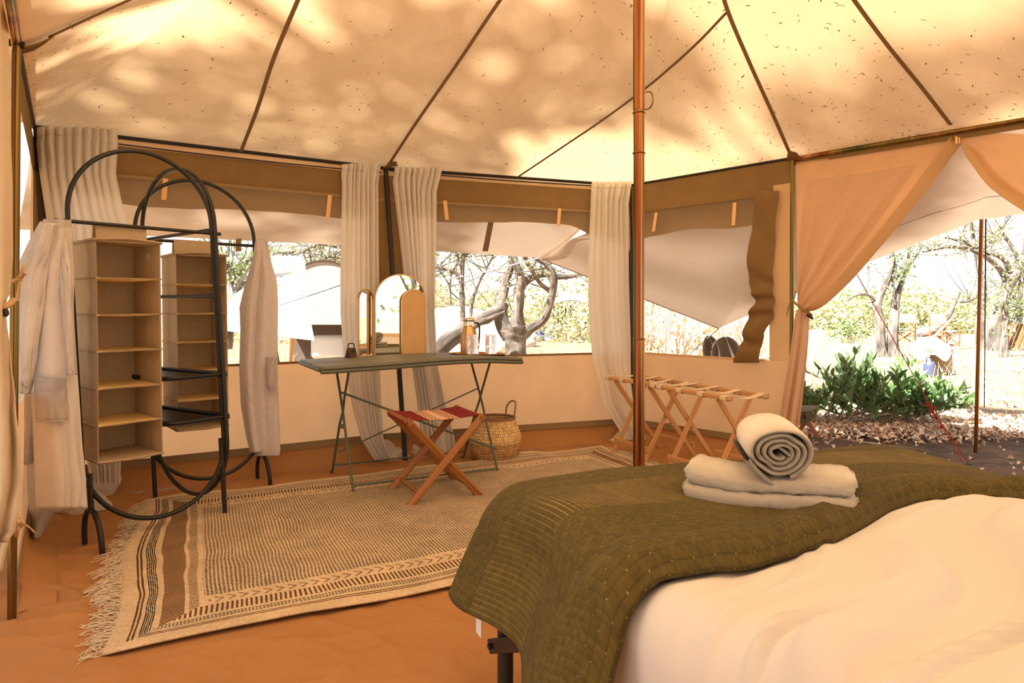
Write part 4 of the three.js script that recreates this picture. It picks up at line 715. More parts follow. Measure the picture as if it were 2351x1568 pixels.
{ // rolled towel: a wound strip, seen from its end
  const c = V(0.604, 0.726, 1.545), t = thing('rolled_towel', 'white towel rolled up and balanced on the folded towel', 'towel');
  const pts = [], turns = 4.1;
  for (let i = 0; i <= 260; i++) { const k = i / 260, a = -0.6 - k * turns * 6.2832, dent = 1 - 0.16 * Math.exp(-(((k * turns % 1) - 0.28) ** 2) / 0.003) * sst(0.2, 0.5, k) * sst(0.86, 0.7, k) - 0.13 * Math.exp(-(((k * turns % 1) - 0.78) ** 2) / 0.003) * sst(0.15, 0.4, k) * sst(0.84, 0.7, k); const r = (0.012 + 0.0120 * k * turns) * dent * (1 + 0.05 * Math.sin(a * 2 + 1) + 0.03 * Math.sin(a * 3)); pts.push([Math.cos(a) * r * 1.10, Math.sin(a) * r * 0.96]); }
  // the free end hangs down over the front
  const last = pts[pts.length - 1];
  const core = [[0.028, 0.012], [0.014, 0.020], [0.0, 0.006], [0.004, -0.006]];
  const ribbon = (line, th, len, off, seedy) => sheet(line.length - 1, 34, (u, v) => {
    const i = Math.round(u * (line.length - 1)), p = line[i], q = line[Math.min(line.length - 1, i + 1)], o = line[Math.max(0, i - 1)], dx = q[0] - o[0], dy = q[1] - o[1], l = Math.hypot(dx, dy) || 1, nx = -dy / l, ny = dx / l;
    const a = v * 6.28319, pw = (k, e) => Math.sign(k) * Math.pow(Math.abs(k), e), w = pw(Math.cos(a), 0.4), h = Math.sin(a) >= 0 ? 1 : -1, sx = pw(Math.sin(a), 0.7), z = w * len / 2;
    const rr = th * sx * (1 - 0.18 * Math.pow(Math.abs(w), 8));
    return new THREE.Vector3(p[0] + nx * rr + 0.0012 * fbm(u * 60, v * 9, 2, seedy), p[1] + ny * rr + 0.0012 * fbm(u * 60 + 9, v * 9, 2, seedy), z + off);
  }, 3, 1);
  const place = (g) => { g.rotateX(0.02); g.rotateY(-0.18); return move(g, c); };
  part('roll', place(ribbon(pts, 0.0064, 0.23, -0.095, 3)), M.terry, t);
  part('core', place(ribbon([[-0.016, 0.010], [-0.004, 0.014], [0.008, 0.006], [0.018, -0.002], [0.026, -0.008]], 0.006, 0.22, -0.09, 5)), M.terry, t);
  const tail = []; for (let i = 0; i <= 40; i++) { const k = i / 40; tail.push([mix(-0.070, 0.020, k), mix(-0.015, -0.082, Math.pow(k, 0.85)) - 0.012 * Math.sin(k * 3.1)]); }
  part('free_end', place(ribbon(tail, 0.0078, 0.235, -0.088, 8)), M.terry, t);
}

// ───────────── canvas flaps of the two doorways ─────────────
{
  // flap gathered to the thin brass post
  const t = thing('door_flap', 'peach canvas doorway flap gathered and tied to the thin brass post', 'door flap');
  const tie = at(1842, 712, 4.40), T0 = P4.clone().add(new THREE.Vector3(0.012, -0.02, 0.03)), T1 = at(2195, 322, 3.86);
  const edge = [[1845, 712], [1868, 705], [1935, 645], [2005, 565], [2085, 468], [2150, 382], [2196, 320]];
  const dEdge = (i) => mix(4.38, 3.86, i / 6), free = smooth(edge.map(([u, v], i) => at(u, v, dEdge(i)))), poleSide = smooth([at(1828, 374, 4.5), at(1829, 480, 4.49), at(1830, 600, 4.47), at(1834, 712, 4.42)]);
  const S = (u, r) => {                                                                        // u from the post to the free edge, r from the rail down to the tie
    const top = lerpV(T0, T1, u), a = poleSide.getPoint(r), b = free.getPoint(1 - r), w = Math.pow(u, mix(1, 1.5, r));
    const p = lerpV(a, b, w); p.lerp(top, Math.pow(1 - r, 6) * 0.0);
    const am = 0.030 * Math.sin(Math.PI * clamp(r * 1.0)) * sst(0, 0.25, u) * sst(1.05, 0.9, u), f = Math.sin(u * 26 + 3 * r + 1.2 * fbm(u * 4, r * 3, 2, 3)) * (0.25 + 0.75 * r) + 0.8 * fbm(u * 9, r * 2.5, 3, 6);
    p.addScaledVector(W4.n, am * f + 0.03 * Math.sin(u * 3.1) * r); p.y -= 0.05 * Math.sin(Math.PI * u) * r * (1 - r) * 2;
    return p;
  };
  part('panel', sheet(110, 60, (u, r) => S(u, r), 1.2, 1.0, 0), M.flap, t);
  part('inner_panel', sheet(80, 50, (u, r) => S(mix(0.10, 0.86, u), mix(0.13, 0.94, r)).addScaledVector(W4.n, 0.004), 1, 0.8), M.flapInner, t);
  part('edge_binding', sheet(6, 60, (u, r) => { const p = free.getPoint(r); return p.addScaledVector(W4.n, 0.012 + 0.008 * Math.sin(u * 3.1)).add(new THREE.Vector3((u - 0.55) * -0.075 * sst(0, 0.25, r), (u - 0.55) * 0.02, 0)); }, 0.1, 1, 0.003), M.tan, t);
  // below the tie
  const rows = [[712, 1828, 1856], [730, 1824, 1858], [780, 1818, 1856], [850, 1808, 1850], [920, 1797, 1842], [985, 1788, 1834]];
  part('lower_panel', sheet(40, 50, (u, v) => { const f = v * 5, i = Math.min(4, Math.floor(f)), k = f - i, vv = mix(rows[i][0], rows[i + 1][0], k), uu = mix(mix(rows[i][1], rows[i + 1][1], k), mix(rows[i][2], rows[i + 1][2], k), u); return at(uu, vv, mix(4.40, 4.44, v) - 0.035 * Math.sin(u * 3.1) + 0.018 * Math.sin(u * 15 + v * 2) * (0.3 + v)); }, 0.3, 0.8, 0.004), M.flapInner, t);
  part('tie_tape', tube([at(1822, 692, 4.42), at(1830, 700, 4.36), at(1846, 712, 4.32), at(1862, 722, 4.34), at(1862, 730, 4.40)], 0.008, 30, 6), M.hem, t);
  part('tie_tape', tube([at(1826, 668, 4.44), at(1824, 684, 4.44), at(1812, 700, 4.44), at(1806, 726, 4.44)], 0.004, 20, 6), M.hem, t);
  part('toggle', rod(at(1853, 722, 4.32), at(1866, 732, 4.32), 0.008, 8), M.black, t);

  const t2 = thing('door_flap', 'peach canvas doorway flap drawn aside on the far side of the zip', 'door flap');
  const fr = smooth([at(2199, 320, 3.85), at(2235, 366, 3.79), at(2275, 418, 3.72), at(2318, 452, 3.66), at(2380, 492, 3.58), at(2480, 560, 3.46)]), topR = lerpV(P4, P5, 0.985);
  const T1b = at(2199, 316, 3.85);
  part('panel', sheet(50, 40, (u, r) => { const b = fr.getPoint(r), a = lerpV(T1b, lerpV(T1b, topR, 1), r).clone(); a.y -= 0.03; const far = lerpV(topR, V(3.1, 1.2, 3.12), r * 0.6); const p = lerpV(b, lerpV(T1b, far, Math.max(r, 0.001)), u); p.addScaledVector(W4.n, 0.02 * Math.sin(u * 14 + r * 4) * r); return p; }, 1, 1), M.flap, t2);
  part('edge_binding', sheet(4, 40, (u, r) => fr.getPoint(r).addScaledVector(W4.n, 0.012).add(new THREE.Vector3((u - 0.3) * 0.06 * sst(0, 0.2, r), (u - 0.3) * 0.05 * sst(0, 0.2, r), 0)), 0.1, 1, 0.003), M.tan, t2);
  const z = thing('zip_pull', 'small brass zip pull hanging from the rail at the top of the doorway', 'zip pull');
  part('slider', [rod(at(2196, 314, 3.82), at(2196, 330, 3.82), 0.010, 8), rod(at(2202, 316, 3.82), at(2202, 328, 3.82), 0.008, 8)], M.brassFrame, z);
  part('loop', new THREE.TorusGeometry(0.012, 0.003, 6, 16).translate(...at(2198, 312, 3.83).toArray()), M.brassFrame, z);
  part('door_band', panel(W4, 0, 1, EAVE - 0.05, EAVE + 0.045, -0.012, 40, 2, 0.003, 9), M.brown, scene.getObjectByName('wall_right_2'));
}
{
  // flap at the doorway the picture is taken from
  const t = thing('door_flap', 'cream canvas flap pinched by a black clip beside the brass post with ribbons', 'door flap');
  const rows = [[-60, -70, 12, 0], [120, -70, 17, 0], [300, -66, 22, 0], [450, -60, 26, 0], [580, -58, 27, 0.0], [660, -46, 22, -0.02], [708, -30, 12, -0.04], [740, -32, 16, -0.04], [820, -42, 26, -0.02], [920, -50, 36, 0], [1040, -56, 47, 0], [1110, -58, 48, 0], [1170, -60, 42, 0], [1215, -62, 34, 0], [1240, -64, 20, 0.0], [1262, -66, 6, 0]];
  const g = sheet(40, 120, (u, v) => { const n = rows.length - 1, f = v * n, i = Math.min(n - 1, Math.floor(f)), k = f - i, ks = k * k * (3 - 2 * k), a = rows[i], b = rows[i + 1], vv = mix(a[0], b[0], k), uu = mix(mix(a[1], b[1], ks), mix(a[2], b[2], ks), u); return at(uu, vv, 2.17 + mix(a[3], b[3], k) + 0.02 * Math.sin(u * 13 + v * 5 + 2 * fbm(u * 2, v * 6, 2, 2)) + 0.02 * fbm(u * 4, v * 9, 3, 6) - 0.04 * Math.sin(u * 3.1)); }, 0.5, 2.4, 0.004);
  part('panel', g, M.flapCream, t);
  part('hem', sheet(20, 8, (u, v) => at(mix(-64, mix(18, 2, v), u), mix(1245, 1310, v), 2.15 + 0.02 * Math.sin(u * 12)), 0.4, 0.1, 0.003), M.flapCream, t);
  part('clip', tube([at(4, 700, 2.10), at(10, 708, 2.10), at(14, 720, 2.10), at(10, 724, 2.10)], 0.008, 20, 8), M.black, t);
  part('band', tube([at(-40, 704, 2.10), at(-10, 708, 2.095), at(14, 702, 2.10), at(30, 690, 2.2)], 0.010, 20, 8), M.tan, t);
  const bow = (cx, cy, D, label) => { const r = thing('ribbon_bow', label, 'ribbon'); part('knot', move(new THREE.SphereGeometry(0.011, 10, 8), at(cx, cy, D)), M.ribbon, r);
    const tail = (dx1, dy1, dx2, dy2, n) => part(n, sheet(2, 14, (u, v) => { const k = v; return at(cx + dx1 * k * (1 - k) * 2 + dx2 * k * k + (u - 0.5) * 8, cy + dy1 * k * (1 - k) * 2 + dy2 * k * k + (u - 0.5) * 4, D - 0.02 * Math.sin(k * 3.1)); }, 0.02, 0.1, 0.002), M.ribbon, r);
    return tail; };
  const b1 = bow(44, 641, 2.27, 'brown ribbon bow tied round the brass post beside the waffle robe');
  b1(4, -14, 14, -32, 'tail'); b1(26, -24, 4, -6, 'loop'); b1(2, 20, -4, 48, 'tail'); b1(-16, 2, -14, 6, 'loop');
  const b2 = bow(46, 1206, 2.20, 'cream ribbon tied low on the canvas flap near the floor');
  b2(14, -8, 34, 16, 'tail'); b2(-6, 10, -8, 26, 'tail'); b2(12, 0, 2, -18, 'loop');
}

// ───────────── outside: ground, fly sheets, ropes ─────────────
{
  const gm = tex(1024, 1024, (u, v) => { const k = 0.86 + 0.16 * tfbm(u, v, 6, 6, 3) + 0.10 * pnoise(u * 256, v * 256, 256, 4), s = tfbm(u, v, 24, 4, 9), d = s > 0.18 ? 0.82 : 1; return [0.80 * k * d, 0.70 * k * d * 0.99, 0.58 * k * d * 0.97]; });
  M.ground = std({ color: C(0.62, 0.58, 0.54), map: rep(gm, 30), bumpMap: rep(gm, 30), bumpScale: 0.02, roughness: 1 });
  const g = sheet(260, 260, (u, v) => { const k = (x) => 70 * Math.sign(x) * Math.pow(Math.abs(x), 1.7), x = k(u * 2 - 1), d = 12 + k(v * 2 - 1); const far = sst(6, 14, Math.hypot(x, d - 3)); return V(x, -0.03 + 0.10 * fbm(x * 0.22, d * 0.22, 3, 5) * far + 0.02 * fbm(x * 1.5, d * 1.5, 2, 8) * sst(5.5, 8, Math.hypot(x - 0.8, d - 2.4)), d); }, 1, 1);
  const cl = new Float32Array(g.attributes.position.count * 3); for (let i = 0; i < cl.length / 3; i++) { const x = g.attributes.position.getX(i), d = -g.attributes.position.getZ(i), k = sst(1.25, 0.6, Math.hypot((x - 3.6) / 2.6, (d - 4.4) / 2.2) + 0.25 * fbm(x * 1.3, d * 1.3, 3, 66)); cl[i * 3] = mix(1, 0.50, k); cl[i * 3 + 1] = mix(1, 0.41, k); cl[i * 3 + 2] = mix(1, 0.34, k); }  // darker soil outside the doorway, with the shade there painted in
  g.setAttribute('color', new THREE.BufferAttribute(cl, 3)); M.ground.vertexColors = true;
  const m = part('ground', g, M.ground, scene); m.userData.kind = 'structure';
}
{
  const out = (w, t, o, y) => w.p(t, y, -o);
  const A = at(1238, 592, 7.0), T = at(1650, 754, 6.55), c1 = V(2.80, 1.385, 5.60), E2 = V(3.40, 1.700, 4.97), E3 = V(3.86, 1.735, 4.47), E4 = V(4.6, 1.62, 3.6);
  const t = thing('fly_sheet', 'beige canvas fly sheet stretched out over the doorway and the side window', 'canopy');
  const dip = (p, a, s) => { p.y += a; return p; };
  // side of the porch, between wall and outer edge
  const top = smooth([P3.clone(), lerpV(P3, P4, 0.5), P4.clone(), lerpV(P4, P5, 0.5), P5.clone()].map((p) => p.clone().addScaledVector(W4.n, -0.05).setY(EAVE + 0.02)));
  const low = smooth([A.clone().lerp(T, 0.25), T, c1, E2, E3, E4]);
  const lowPts = poly([lerpV(A, T, 0.02), T, c1, E2, E3, E4]);
  const topPts = poly([P3, P4, lerpV(P4, P5, 0.35), lerpV(P4, P5, 0.6), lerpV(P4, P5, 0.8), P5].map((p) => p.clone().addScaledVector(W4.n, -0.05).setY(EAVE + 0.02)));
  const seg = (c, u, n) => { const f = clamp(u) * n, i = Math.min(n - 1, Math.floor(f)); return c.curves[i].getPoint(f - i); };
  part('canvas', sheet(100, 30, (u, v) => { const a = seg(topPts, u, 5), b = seg(lowPts, u, 5), p = lerpV(a, b, v); p.y -= 0.07 * Math.sin(Math.PI * v) * (1 + 0.4 * Math.sin(u * 9)); p.y += 0.035 * fbm(u * 7, v * 3, 3, 4) * Math.sin(Math.PI * v) + 0.035 * Math.sin(v * 12 + u * 5) * Math.sin(Math.PI * v) * sst(0.35, 0.1, u); return p; }, 3, 1.5), M.fly, t);
  part('seam', sheet(40, 1, (u, v) => { const q = mix(0.45, 1, u), a = seg(topPts, q, 5), b = seg(lowPts, q, 5), p = lerpV(a, b, 0.62 + v * 0.006); p.y -= 0.072 * Math.sin(Math.PI * 0.62) * (1 + 0.4 * Math.sin(q * 9)) + 0.008; return p; }), M.trim, t);
  part('edge_hem', tube(poly([lerpV(A, T, 0.02), T]), 0.006, 20, 6), M.trim, t);
  part('corner_patch', sheet(4, 4, (u, v) => lerpV(lerpV(T, A, u * 0.12), lerpV(T, c1, v * 0.12), 0.5).add(new THREE.Vector3(0, 0.03, 0.01))), M.brown, t);
  const t2 = thing('fly_sheet', 'beige canvas fly sheet slanting down outside the two windows behind the table', 'canopy');
  const B1 = V(-3.55, 1.62, 4.9), B2 = V(-1.55, 1.625, 6.15), eb = poly([P1, P2, P3].map((p) => p.clone().addScaledVector(W2.n, -0.04).setY(EAVE + 0.01))), el = poly([B1, B2, A]);
  part('canvas', sheet(80, 20, (u, v) => { const a = seg(eb, u, 2), b = seg(el, u, 2), p = lerpV(a, b, v); p.y -= 0.03 * Math.sin(Math.PI * v); p.y += 0.02 * fbm(u * 9, v * 2, 3, 6) * Math.sin(Math.PI * v); return p; }, 4, 1.5), M.fly, t2);
  part('canvas_corner', sheet(16, 16, (u, v) => { const p = lerpV(P3.clone().addScaledVector(W2.n, -0.04).setY(EAVE + 0.01), lerpV(A, lerpV(A, T, 0.05), u), v); return p; }, 1, 1.5), M.fly, t2);
  for (const [uu, n] of [[548, 'strap'], [1128, 'strap']]) part(n, sheet(1, 6, (u, v) => at(uu + (u - 0.5) * 13 - v * 14 * (uu > 900 ? 1 : 0.05), mix(505, 577, v), 5.6 + 0.1 * v), 0.03, 0.2), M.trim, t2);
  // left-hand fly, added unseen to keep direct sun out of the doorway
  const t3 = thing('fly_sheet', 'unseen beige canvas fly sheet added to block the sun at the side doorway', 'canopy');
  part('canvas', sheet(40, 14, (u, v) => { const a = lerpV(P1, PL, u).clone().setY(EAVE + 0.03), q = a.clone().addScaledVector(WL.n, -1.9).setY(1.62); const p = lerpV(a, q, v); p.y -= 0.05 * Math.sin(Math.PI * v); return p; }, 4, 1.8), M.fly, t3);
  const t4 = thing('fly_sheet', 'beige fly sheet that shows as a pale band across the top of the arched mirror', 'canopy');
  part('canvas', sheet(30, 12, (u, v) => { const a = lerpV(PL, PR, u).clone().setY(EAVE + 0.02), p = lerpV(a, a.clone().addScaledVector(WF.n, -1.7).setY(1.70), v); p.y -= 0.05 * Math.sin(Math.PI * v); return p; }, 4, 1.8), M.fly, t4);
  // porch pole and guys
  const p = thing('porch_pole', 'thin brass pole holding up the fly sheet outside the doorway', 'pole');
  part('shaft', rod(V(3.377, 0, 4.97), E2.clone().add(new THREE.Vector3(0.02, 0.03, 0)), 0.0135, 14), M.brass, p);
  part('collar', new THREE.TorusGeometry(0.015, 0.003, 6, 18).rotateX(Math.PI / 2).translate(3.395, 1.02, -4.97), M.brass, p);
  const stake = gnd(2213, 1078), top1 = c1.clone(), mid = lerpV(top1, stake, 0.72);
  const gy = thing('guy_rope', 'red guy rope running down to a stake in front of the green shrub', 'rope');
  part('line', tube(poly([top1, stake.clone().setY(0.03)]), 0.0034, 30, 6), M.redRope, gy);
  const kn = [], r = rng(4); for (let i = 0; i < 26; i++) kn.push(mid.clone().lerp(stake, i / 60).add(new THREE.Vector3((r() - 0.5) * 0.06, (r() - 0.5) * 0.05, (r() - 0.5) * 0.05)));
  part('knot', tube(kn, 0.0036, 120, 6), M.redRope, gy);
  part('line', tube(poly([mid, stake.clone().add(new THREE.Vector3(0.04, 0.03, 0))]), 0.004, 10, 6), M.redRope, gy);
  const st = thing('tent_peg', 'short dark peg at the foot of the red guy rope', 'tent peg');
  part('shaft', rod(stake.clone().add(new THREE.Vector3(0.03, 0.06, 0)), stake.clone().add(new THREE.Vector3(-0.01, -0.05, 0.02)), 0.008, 8), M.green, st); part('hook', rod(stake.clone().add(new THREE.Vector3(-0.03, 0.035, 0)), stake.clone().add(new THREE.Vector3(0.05, 0.04, 0)), 0.008, 8), M.green, st);
  const line = (label, a, b, rr, m, sagy = 0.04) => solo('guy_rope', label, 'rope', tube([a, lerpV(a, b, 0.5).add(new THREE.Vector3(0, -sagy, 0)), b], rr, 24, 6), m);
  line('pale guy line crossing in front of the big forked tree', A, at(960, 648, 8.6), 0.007, M.whiteRope);
  line('dark cord hanging down close beside the porch pole', E2.clone().add(new THREE.Vector3(0.05, 0.0, 0)), gnd(2260, 935), 0.005, M.rope, 0.0);
  line('guy line from the low tip of the side fly sheet to the pale grass', T, gnd(1560, 833), 0.006, M.hem, 0.0);
  line('upper blue guy line crossing the white tarpaulin', lerpV(B2, A, 0.42), at(640, 702, 9.15), 0.006, M.rope, 0.02);
  line('steep white guy line crossing the shaded dome tent', at(700, 622, 9.5), at(790, 745, 8), 0.010, M.whiteRope, 0);
  line('white guy line reaching the grass below the dome tent', at(738, 650, 9.5), at(800, 728, 8), 0.010, M.whiteRope, 0);
}

// ───────────── trees and shrubs ─────────────
const leafGeo = (l, w, fold = 0.3) => { const g = sheet(2, 3, (u, v) => { const ww = Math.sin(Math.PI * Math.pow(v, 0.8)) * w + 0.0005; return new THREE.Vector3((u - 0.5) * 2 * ww, Math.abs(u - 0.5) * ww * fold * 2 - v * v * l * 0.15, v * l); }, 1, 1); return g; };
const LG = leafGeo(0.16, 0.04), LGF = leafGeo(0.22, 0.06), SHL = leafGeo(0.115, 0.021, 0.5), DRY = leafGeo(0.075, 0.020, 1.6);
function foliage(name, geo, mat, pts, parent, seed, smin = 0.6, smax = 1.3, tint = 0.25, uprightness = 0) {
  const r = rng(seed), im = new THREE.InstancedMesh(geo, mat, pts.length), q = new THREE.Quaternion(), e = new THREE.Euler(), m = new THREE.Matrix4(), c = new THREE.Color();
  pts.forEach((p, i) => { e.set((r() - 0.5) * (uprightness ? 1.2 : 5), r() * 6.28, (r() - 0.5) * (uprightness ? 0.8 : 4)); q.setFromEuler(e); const s = mix(smin, smax, r()); im.setMatrixAt(i, m.compose(p, q, new THREE.Vector3(s, s, s))); const k = 1 + (r() - 0.5) * 2 * tint; im.setColorAt(i, c.setRGB(k * (1 + 0.15 * (r() - 0.5)), k, k * (1 - 0.2 * r()))); });
  im.name = name; im.castShadow = im.receiveShadow = true; im.userData.kind = 'stuff'; parent.add(im); return im;
}
// a tree from its main limbs, given as sight lines at its own distance; twigs and leaves grow from the limbs
function tree(label, D, limbs, o = {}) {
  const t = thing('tree', label, 'tree', null, 0, o.group), r = rng(o.seed || 9), px = D / F, ends = [], segs = [];
  limbs.forEach((l, i) => { const dz = l.dz || 0, pts = l.p.map(([u, v, w], k) => [at(u, v, D + dz * k / (l.p.length - 1)), w / 2 * px]); const g = limb(pts, 10 * pts.length, 10, 0.16, i + 3); part(i ? 'branch' : 'trunk', g, o.mat || M.bark, t); segs.push(pts); ends.push(pts[pts.length - 1]); });
  const tw = [], lv = [];
  for (let i = 0; i < (o.twigs || 0); i++) {
    const s = segs[Math.floor(r() * segs.length)], k = 0.35 + 0.65 * r(), f = k * (s.length - 1), j = Math.min(s.length - 2, Math.floor(f)), b = lerpV(s[j][0], s[j + 1][0], f - j), l = (o.twigLen || 1) * (0.4 + 0.9 * r()), dir = new THREE.Vector3(r() - 0.5, (r() - 0.35) * 0.9 + (o.droop ? -0.4 : 0.1), (r() - 0.5) * 0.8).normalize(), p1 = b.clone().addScaledVector(dir, l * 0.5).add(new THREE.Vector3((r() - 0.5) * 0.15 * l, 0.1 * l * (r() - 0.5), 0)), p2 = b.clone().addScaledVector(dir, l).add(new THREE.Vector3((r() - 0.5) * 0.4 * l, (o.droop ? -0.3 : 0.1) * l, 0));
    tw.push(limb([[b, 0.007 * l + 0.003], [p1, 0.004 * l + 0.002], [p2, 0.002]], 5, 4));
    for (let q = 0; q < (o.leaves || 8); q++) { const c = r() < 0.5 ? lerpV(b, p1, r()) : lerpV(p1, p2, r()); lv.push(c.add(new THREE.Vector3((r() - 0.5) * 0.3 * l, (r() - 0.5) * 0.3 * l, (r() - 0.5) * 0.3 * l))); }
  }
  if (tw.length) part('twigs', tw, o.mat || M.bark, t, { kind: 'stuff' });
  if (lv.length) foliage('foliage', o.leaf || LG, o.leafMat || M.leafGreen, lv, t, (o.seed || 9) + 1, o.smin || 0.6, o.smax || 1.2);
  return t;
}
function bush(name, label, cat, c, rx, h, n, mat, o = {}) {
  const t = thing(name, label, cat, null, 0, o.group), r = rng(o.seed || 5), pts = [], tw = [];
  for (let i = 0; i < n; i++) { const a = r() * 6.283, k = Math.sqrt(r()), y = Math.pow(r(), 0.8) * h, w = rx * Math.sqrt(Math.max(0.05, 1 - Math.pow(y / h, 2) * 0.9)) * k, cl = 0.75 + 0.45 * noise(a * 2, y * 2 / h, o.seed || 5); pts.push(new THREE.Vector3(c.x + Math.cos(a) * w * cl, Math.max(0.02, c.y + y * (0.8 + 0.3 * noise(a * 3, 4, o.seed || 5))), c.z + Math.sin(a) * w * cl)); }
  for (let i = 0; i < (o.stems ?? 9); i++) { const a = r() * 6.28, e = new THREE.Vector3(c.x + Math.cos(a) * rx * 0.8 * r(), c.y + h * (0.5 + 0.5 * r()), c.z + Math.sin(a) * rx * 0.8 * r()), b = new THREE.Vector3(c.x + (r() - 0.5) * rx * 0.4, c.y - 0.03, c.z + (r() - 0.5) * rx * 0.4); tw.push(limb([[b, 0.012 * h + 0.006], [lerpV(b, e, 0.5).add(new THREE.Vector3((r() - 0.5) * 0.2 * h, 0.05 * h, 0)), 0.008 * h + 0.004], [e, 0.003]], 7, 5)); }
  if (tw.length) part('stem', tw, o.stemMat || M.twig, t);
  foliage('foliage', o.leaf || LGF, mat, pts, t, (o.seed || 5) + 3, o.smin || 0.6, o.smax || 1.25, 0.3);
  return t;
}

tree('big forked tree with a thick pale trunk in the window behind the jug', 11, [
  { p: [[1188, 850, 54], [1186, 810, 44], [1182, 775, 54], [1178, 750, 62]] },
  { p: [[1170, 775, 36], [1152, 735, 36], [1150, 690, 30], [1162, 640, 24], [1174, 600, 22], [1180, 545, 18], [1178, 480, 12]], dz: 0.4 },
  { p: [[1190, 760, 40], [1188, 715, 26], [1192, 672, 24], [1196, 650, 24], [1188, 615, 18], [1172, 575, 14], [1150, 530, 9]], dz: -0.3 },
  { p: [[1196, 655, 20], [1222, 636, 18], [1250, 628, 18], [1272, 633, 15]], dz: -0.1 },
  { p: [[1195, 768, 36], [1222, 752, 22], [1248, 733, 20], [1262, 700, 18], [1270, 665, 17], [1271, 635, 18], [1252, 605, 14], [1222, 585, 12], [1195, 556, 10], [1180, 510, 8]], dz: -0.5 },
  { p: [[1268, 636, 16], [1300, 634, 13], [1330, 630, 10], [1370, 618, 7]] },
  { p: [[1262, 668, 11], [1240, 650, 9], [1222, 622, 9], [1206, 592, 9], [1196, 560, 7]], dz: -0.6 },
  { p: [[1255, 610, 10], [1275, 590, 9], [1240, 570, 8], [1232, 540, 8]], dz: 0.3 },
], { seed: 21, twigs: 46, leaves: 14, twigLen: 1.0, smin: 0.25, smax: 0.5, leafMat: M.leafPale });
{
  const t = thing('dead_log', 'leaning grey dead trunk propped against the big forked tree', 'log');
  part('trunk', limb([[at(985, 826, 10.6), 0.13], [at(1030, 782, 10.7), 0.12], [at(1085, 745, 10.8), 0.105], [at(1128, 722, 10.9), 0.09], [at(1160, 702, 11.2), 0.075]], 40, 12, 0.2, 5), M.barkDark, t);
  part('branch', limb([[at(1090, 742, 10.8), 0.05], [at(1130, 728, 10.6), 0.035], [at(1160, 715, 10.5), 0.02]], 14, 8, 0.2, 6), M.barkDark, t);
}
tree('slender pale tree between the curtain and the big forked tree', 14, [
  { p: [[1062, 790, 15], [1062, 740, 13], [1061, 690, 13], [1060, 640, 11], [1064, 595, 10], [1072, 560, 9], [1078, 500, 6]] },
  { p: [[1060, 640, 10], [1040, 622, 9], [1015, 616, 8], [995, 612, 7], [980, 595, 5]] }, { p: [[1062, 620, 8], [1050, 590, 7], [1052, 540, 6]] }, { p: [[1080, 760, 9], [1083, 700, 8], [1095, 660, 6], [1120, 610, 5], [1140, 570, 4]] }, { p: [[1035, 700, 4], [1034, 660, 4], [1036, 620, 4]] },
], { seed: 31, twigs: 60, leaves: 14, twigLen: 1.3, smin: 0.3, smax: 0.6, leafMat: M.leafPale });
tree('leafy slanting tree glimpsed between the shelf box and the gauze robe', 9.5, [
  { p: [[520, 800, 24], [530, 720, 22], [545, 660, 20], [566, 610, 16], [585, 570, 12], [600, 520, 9]] }, { p: [[540, 670, 10], [528, 635, 7], [520, 605, 5]] },
], { seed: 41, twigs: 34, leaves: 16, twigLen: 0.9, smin: 0.3, smax: 0.6 });
tree('twiggy tree whose boughs hang over the white tarpaulin', 17, [
  { p: [[820, 800, 20], [815, 700, 18], [800, 600, 16], [770, 540, 13], [700, 500, 10], [620, 490, 7]] }, { p: [[790, 570, 10], [740, 560, 8], [700, 575, 6], [650, 580, 4]] }, { p: [[800, 600, 8], [760, 590, 6], [725, 600, 4]] },
], { seed: 43, twigs: 110, leaves: 14, twigLen: 1.4, droop: true, smin: 0.35, smax: 0.7, leafMat: M.leafPale });
tree('double stemmed pale tree just behind the green shrub', 15.5, [
  { p: [[2024, 822, 24], [2022, 780, 22], [2018, 735, 21], [2014, 700, 19], [2026, 668, 15], [2038, 640, 15], [2046, 605, 12], [2048, 570, 10], [2044, 530, 8]] },
  { p: [[2048, 822, 26], [2050, 775, 24], [2052, 730, 22], [2056, 695, 18], [2066, 660, 12], [2080, 620, 8], [2086, 590, 6], [2090, 540, 5]], dz: 0.3 },
  { p: [[2016, 700, 10], [2000, 680, 7], [1975, 676, 6], [1956, 682, 5], [1945, 692, 3]] }, { p: [[2030, 655, 8], [2042, 645, 7], [2066, 632, 6], [2092, 605, 4], [2120, 560, 3]] }, { p: [[2054, 700, 7], [2050, 660, 6], [2056, 620, 5], [2050, 580, 4]] },
], { seed: 51, twigs: 40, leaves: 16, twigLen: 0.8, smin: 0.3, smax: 0.6 });
tree('massive grey tree with a leaning trunk beside the folded chairs', 17, [
  { p: [[2284, 806, 44], [2282, 770, 36], [2288, 735, 30], [2300, 690, 26], [2318, 650, 26], [2335, 620, 22], [2352, 580, 18], [2370, 500, 14]] },
  { p: [[2310, 640, 16], [2290, 612, 12], [2260, 588, 11], [2220, 570, 10], [2180, 566, 8], [2150, 572, 6], [2118, 578, 4]], dz: -0.6 },
  { p: [[2320, 625, 14], [2300, 590, 12], [2255, 578, 9], [2215, 555, 7], [2168, 545, 4]], dz: -0.3 }, { p: [[2340, 600, 10], [2320, 560, 8], [2300, 530, 7], [2330, 480, 5]] }, { p: [[2300, 690, 12], [2325, 700, 8], [2340, 660, 8], [2356, 610, 6]] },
], { seed: 61, leafMat: M.leafPale, twigs: 70, leaves: 18, twigLen: 1.1, smin: 0.3, smax: 0.65 });
